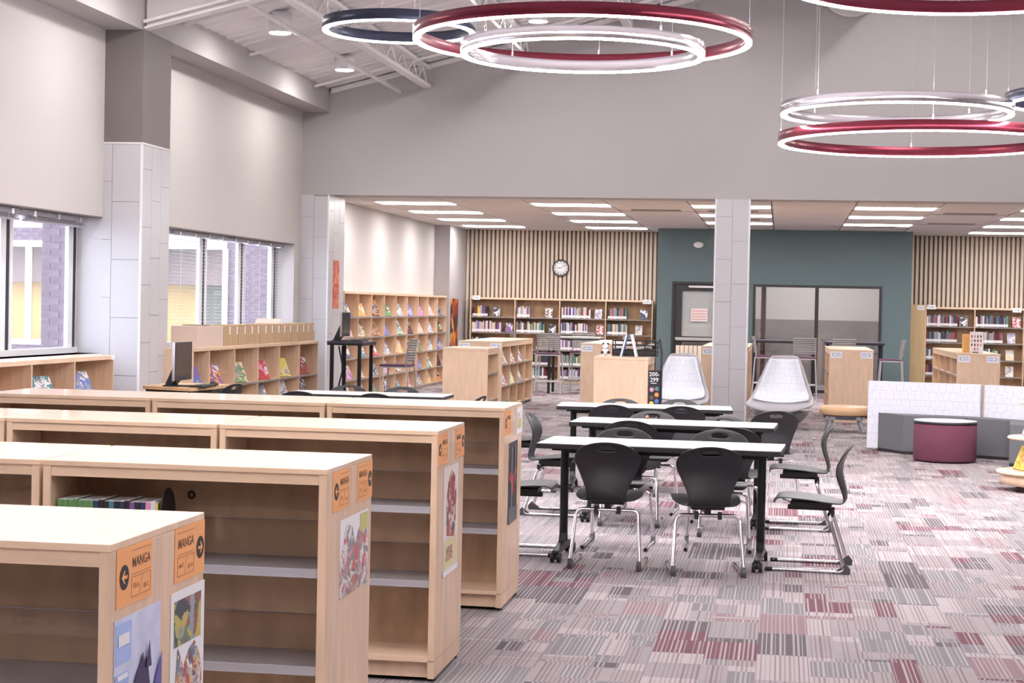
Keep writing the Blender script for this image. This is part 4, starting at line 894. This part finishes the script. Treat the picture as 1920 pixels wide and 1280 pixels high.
# ------------------------------------------------------------------ seating in the lounge
def egg(label, x, y, deg):
    t = thing('lounge_chair', label, 'chair', (x, y, 0), R(deg), 'egg-shaped lounge chairs')
    P = [(.40, .20, .30), (.43, .245, .38), (.40, .295, .435), (.25, .30, .455), (.08, .32, .45), (-.06, .37, .43), (-.16, .46, .395), (-.23, .58, .345), (-.29, .72, .285), (-.335, .86, .225), (-.355, .94, .19), (-.36, .985, .15)]
    V = [-1, -.85, -.6, -.3, 0, .3, .6, .85, 1]
    def rows(sc, lift, P_):
        o = []
        for i, (d_, z, hw) in enumerate(P_):
            bk = min(1, max(0, (z - .36) / .25)); o.append([(v * hw * sc, d_ + (.13 * v * v) * bk + lift * bk, z + (.05 * v * v) * (1 - bk) + lift * (1 - bk) - (.03 * v * v if i > 9 else 0)) for v in V])
        return o
    o = MB().grid(rows(1, 0, P)).build('shell', shell, t); s_ = o.modifiers.new('thickness', 'SOLIDIFY'); s_.thickness = .05; s_.offset = 1; s2 = o.modifiers.new('smooth', 'SUBSURF'); s2.levels = 1; s2.render_levels = 2
    o = MB().grid(rows(.86, .045, P[4:-1])).build('cushion', fabric, t); s_ = o.modifiers.new('thickness', 'SOLIDIFY'); s_.thickness = .05; s_.offset = 1; s2 = o.modifiers.new('smooth', 'SUBSURF'); s2.levels = 1; s2.render_levels = 2
    m = MB().lathe([(.0, .04), (.20, .04), (.28, .09), (.355, .17), (.39, .24), (.0, .25)], 32); m.v = [(x_ * 1.0, y_ * .9, z_) for x_, y_, z_ in m.v]; m.build('base_bowl', greyleg, t)
    MB().cyl((0, 0), .2, 0, .04, 24).build('floor_ring', black, t)
egg('egg-shaped lounge chair with patterned cushion right of the tiled pillar', .01, 24.35, 172); egg('egg-shaped lounge chair partly hidden behind the display case sign', -1.40, 24.3, 168)
t = thing('round_stool', 'round thick wooden stool on grey splayed legs before the sofa', 'stool', (.86, 23.9, 0))
MB().lathe([(0, .225), (.30, .225), (.335, .24), (.34, .29), (.335, .335), (.30, .345), (0, .345)], 40).build('seat', mat('honey_wood', (.74, .47, .27), .4, var=.06, scale=4), t); MB().cyl((0, 0), .29, .185, .225, 28).build('apron', rubber, t)
for a in (45, 135, 225, 315): 
    ca, sa = math.cos(R(a)), math.sin(R(a)); MB().tube([(ca * .24, sa * .24, .21), (ca * .34, sa * .34, .0)], [.045, .032], 4).build('leg', greyleg, t)
for a in (0, 90): 
    M = Matrix.Rotation(R(a), 4, 'Z'); MB().obox(M @ Matrix.Translation((0, -.235, .19)), .40, .04, .045).obox(M @ Matrix.Translation((0, .235, .19)), .40, .04, .045).build('crosspiece', greyleg, t)
s = thing('sectional_sofa', 'curved sectional sofa with grey seats and tall patterned white back', 'sofa', (0, 0, 0))
def seat_block(poly, z1=.44): 
    o = MB().prism(poly, .035, z1).build('seat', greyfab, s); bev(o, .02, 3)
    MB().prism([(a * .985 + sum(p[0] for p in poly) / len(poly) * .015, b * .985 + sum(p[1] for p in poly) / len(poly) * .015) for a, b in poly], .0, .035).build('plinth', black, s)
def back_block(a, b, th_=.17, z1=.80):
    a, b = Vector(a), Vector(b); d_ = (b - a).normalized(); n_ = Vector((-d_.y, d_.x)) * th_
    o = MB().prism([tuple(a), tuple(b), tuple(b + n_), tuple(a + n_)], .03, z1).build('backrest', fabric, s); bev(o, .022, 3)
back_block((1.00, 20.83), (2.245, 20.52)); back_block((2.275, 20.52), (3.10, 19.72)); back_block((3.12, 19.69), (3.55, 18.6))
seat_block([(1.12, 20.79), (1.385, 20.34), (2.05, 20.20), (2.235, 20.51)]); seat_block([(2.25, 20.51), (2.06, 20.19), (2.46, 19.96), (3.0, 19.80)]); seat_block([(2.40, 19.16), (3.35, 18.75), (3.10, 19.66), (2.50, 19.90)])
t = thing('drum_ottoman', 'plum fabric drum ottoman with a white top in front of the sofa', 'ottoman', (1.775, 19.57, 0))
MB().lathe([(0, .012), (.325, .012), (.335, .03), (.335, .405), (.325, .412), (0, .412)], 48).build('drum', purple, t); MB().lathe([(0, .412), (.338, .412), (.338, .436), (0, .436)], 48).build('edge_band', black, t); MB().lathe([(0, .436), (.332, .436), (.332, .446), (0, .447)], 48).build('white_top', whitelam, t)
t = thing('display_cart', 'round tiered maple book display on black casters at the right edge', 'cart', (2.40, 16.55, 0))
MB().lathe([(0, .06), (.40, .06), (.40, .155), (0, .155)], 48).build('skirt', wood, t); MB().lathe([(0, .155), (.43, .155), (.44, .168), (.43, .182), (0, .182)], 48).build('base_shelf', wood, t)
MB().lathe([(0, .47), (.335, .47), (.345, .482), (.335, .494), (0, .494)], 40).build('middle_shelf', wood, t); MB().lathe([(0, .79), (.235, .79), (.245, .80), (.235, .812), (0, .812)], 36).build('top_shelf', wood, t)
MB().cyl((0, 0), .05, .182, .79, 16).build('column', woodv, t)
for a in (215, 305, 35, 125): 
    m = MB().tube([(.33 * math.cos(R(a)) - .012, .33 * math.sin(R(a)), .032), (.33 * math.cos(R(a)) + .012, .33 * math.sin(R(a)), .032)], .032, 18).cyl((.33 * math.cos(R(a)), .33 * math.sin(R(a))), .01, .03, .06, 8); m.build('caster', black, t)
for nm, z, rr, a, c1, c2 in (('amber display book leaning on the lowest tier of the round display', .183, .24, 180, 'orange', 'yellow'), ('pink display book leaning on the middle tier of the round display', .495, .17, 185, 'pink', 'white'), ('pale display book leaning on the middle tier behind the pink one', .495, .21, 222, 'cream', 'white')):
    th_ = R(a); o = link('display_book', MB().box(-.10, .10, 0, .02, 0, .235, 0).box(-.097, .1005, .003, .017, .003, .2355, 1).mesh('display_book', [cover(c1, c2, 1), paper]))
    o.matrix_world = Matrix.Translation((2.40 + rr * math.cos(th_), 16.55 + rr * math.sin(th_) - .05, z + .0105)) @ Matrix.Rotation(R(-62), 4, 'Z') @ Matrix.Rotation(R(-24), 4, 'X'); tag(o, nm, 'book', 'books on the round display')

# ------------------------------------------------------------------ tall stools and tall tables
def make_stool():
    t = link('tall_stool', None)
    o = B(-.21, .21, -.19, .21, .735, .765).build('seat', mat('plum_seat', (.12, .05, .09), .8), t); bev(o, .012, 2)
    m = MB(); n = 9
    for k in range(n):
        z = .815 + k * .034; y = -.205 - .05 * (k / n) ** 1.5
        m.grid([[(x_, y + .035 * (x_ / .2) ** 2, z), (x_, y + .035 * (x_ / .2) ** 2 - .004, z + .027)][::1] for x_ in (-.2, -.13, -.06, 0, .06, .13, .2)])
    o = m.build('backrest', stoolm, t); s_ = o.modifiers.new('thickness', 'SOLIDIFY'); s_.thickness = .012
    for x_ in (-.2, .2): MB().tube([(x_, -.165, .735), (x_, -.172, .9), (x_, -.215, 1.12)], .013, 8).build('back_post', stoolm, t)
    for x_, y_ in ((-1, -1), (1, -1), (-1, 1), (1, 1)): MB().tube([(x_ * .2, y_ * .185, .735), (x_ * .235, y_ * .23, 0)], .0125, 8).build('leg', stooll, t)
    MB().tube(fillet([(-.224, -.215, .25), (.224, -.215, .25), (.224, .215, .25), (-.224, .215, .25), (-.224, -.215, .25)], .02, 2), .01, 6).build('footrest', stooll, t)
    B(-.2, .2, -.185, .2, .715, .735).build('seat_frame', stooll, t)
    return t
ST = make_stool(); ST_used = False
def stool(x, y, deg, label):
    global ST_used
    o = ST if not ST_used else copy_tree(ST); ST_used = True
    o.location = (x, y, 0); o.rotation_euler = (0, 0, R(deg)); tag(o, label, 'stool', 'grey tall stools')
stool(-4.13, 31.45, 0, 'grey tall stool with its back to us beside the double-faced case'); stool(-4.75, 32.4, -70, 'grey tall stool half hidden behind the double-faced case'); stool(-3.0, 32.3, 75, 'grey tall stool turned sideways behind the tan case end'); stool(-3.75, 33.3, 180, 'grey tall stool on the far side of the rear tall table')
stool(-.30, 33.3, -90, 'grey tall stool in side view just right of the tiled pillar'); stool(.42, 32.9, 0, 'grey tall stool with its back to us above the lounge chair'); stool(1.98, 32.8, 90, 'grey tall stool in side view before the teal wall corner'); stool(1.12, 32.6, 0, 'grey tall stool just showing above the case behind the round stool')
stool(-5.17, 23.5, 88, 'grey tall stool with plum seat at the tall computer table')
def tall_table(label, x, y, w_, d_, top, h=1.05, rz=0):
    t = thing('tall_table', label, 'table', (x, y, 0), R(rz), 'tall tables')
    o = B(-w_ / 2, w_ / 2, -d_ / 2, d_ / 2, h - .03, h).build('table_top', top, t); bev(o, .004); B(-w_ / 2 + .005, w_ / 2 - .005, -d_ / 2 + .005, d_ / 2 - .005, h - .055, h - .03).build('apron', blackm, t)
    for a in (-1, 1):
        for b in (-1, 1): B(a * (w_ / 2 - .06) - .022, a * (w_ / 2 - .06) + .022, b * (d_ / 2 - .06) - .022, b * (d_ / 2 - .06) + .022, 0, h - .055).build('leg', blackm, t)
tall_table('tall grey-topped table among the rear stools', -3.78, 32.4, 1.0, .75, mat('grey_top', (.50, .48, .48), .4)); tall_table('tall dark table before the left office pane', .05, 33.9, 1.2, .7, mat('dark_top', (.06, .055, .075), .4)); tall_table('tall dark table before the right office pane', 1.35, 33.7, 1.1, .7, mat('dark_top', (.06, .055, .075), .4))
tall_table('tall black computer table by the bulkhead column', -5.78, 23.35, .50, .80, mat('blue_black_top', (.045, .05, .075), .35), 1.07)
def monitor(label, x, y, z, w_=.50, h=.33, rz=0):
    t = thing('monitor', label, 'monitor', (x, y, z), rz)
    o = B(-.025, .0, -w_ / 2, w_ / 2, .06, .06 + h).build('housing', black, t); bev(o, .006); B(.0, .002, -w_ / 2 + .012, w_ / 2 - .012, .105, .05 + h).build('screen', mat('dark_screen', (.02, .021, .026), .15), t)
    B(-.024, .001, -w_ / 2 - .003, -w_ / 2, .06, .06 + h).build('side_trim', steel, t)
    m = MB().prism([(-.02, .1), (-.02, .24), (-.06, .22), (-.16, .0), (-.10, .0)], -.09, .09); m.v = [(a, c, b) for a, b, c in m.v]; m.build('stand', black, t); B(-.17, .10, -.11, .11, 0, .012).build('foot', black, t)
dk_ = thing('computer_desk', 'oak-topped computer desk beside the window column', 'desk', (-5.80, 16.58, 0))
o = MB().prism([(-.30, -.30), (.26, -.54), (.33, .0), (.32, .50), (-.30, .52)], .712, .742).build('desk_top', butcher, dk_); bev(o, .004)
MB().prism([(-.28, -.27), (.23, -.49), (.30, .0), (.29, .47), (-.28, .49)], .665, .712).build('under_frame', blackm, dk_)
for a, b in ((-.24, -.2), (.2, -.4), (.24, .42), (-.24, .44)): MB().cyl((a, b), .025, 0, .665, 12).build('leg', blackm, dk_)
monitor('black computer monitor on the oak desk', -5.72, 16.36, .742, .50, .37)
monitor('black computer monitor on the tall black table', -5.83, 23.2, 1.07, .46, .33)
def keyboard(label, x, y, z, rz):
    t = thing('keyboard', label, 'keyboard', (x, y, z), rz); B(-.07, .07, -.21, .21, 0, .016).build('tray', black, t)
    for i in range(4): B(-.058 + i * .03, -.034 + i * .03, -.2, .2, .016, .022).build('key_row', mat('key_grey', (.05, .05, .055), .5), t)
keyboard('black keyboard in front of the monitor on the oak desk', -5.535, 16.40, .742, 0); keyboard('black keyboard on the tall black table', -5.64, 23.2, 1.07, 0)
t = thing('computer_mouse', 'black computer mouse on the oak desk', 'mouse', (-5.55, 16.78, .742)); m = MB().lathe([(0, .036), (.02, .033), (.035, .02), (.038, .0), (0, 0)], 18); m.v = [(x_ * 1.3, y_ * .9, z_) for x_, y_, z_ in m.v]; m.build('body', black, t); B(-.04, -.01, -.002, .002, .03, .037).build('wheel', rubber, t)
t = thing('cable_bundle', 'loose black cables under the tall computer table', 'cables', (-5.9, 23.3, 0)); MB().tube([(0, -.2, 1.0), (.05, -.15, .7), (-.02, -.1, .45), (.04, 0, .25), (0, .1, .05)], .012, 6).build('cable', black, t); MB().tube([(.02, -.1, 1.0), (0, .0, .6), (.06, .08, .3), (.02, .0, .1), (.1, .05, .06)], .01, 6).build('cable', black, t)
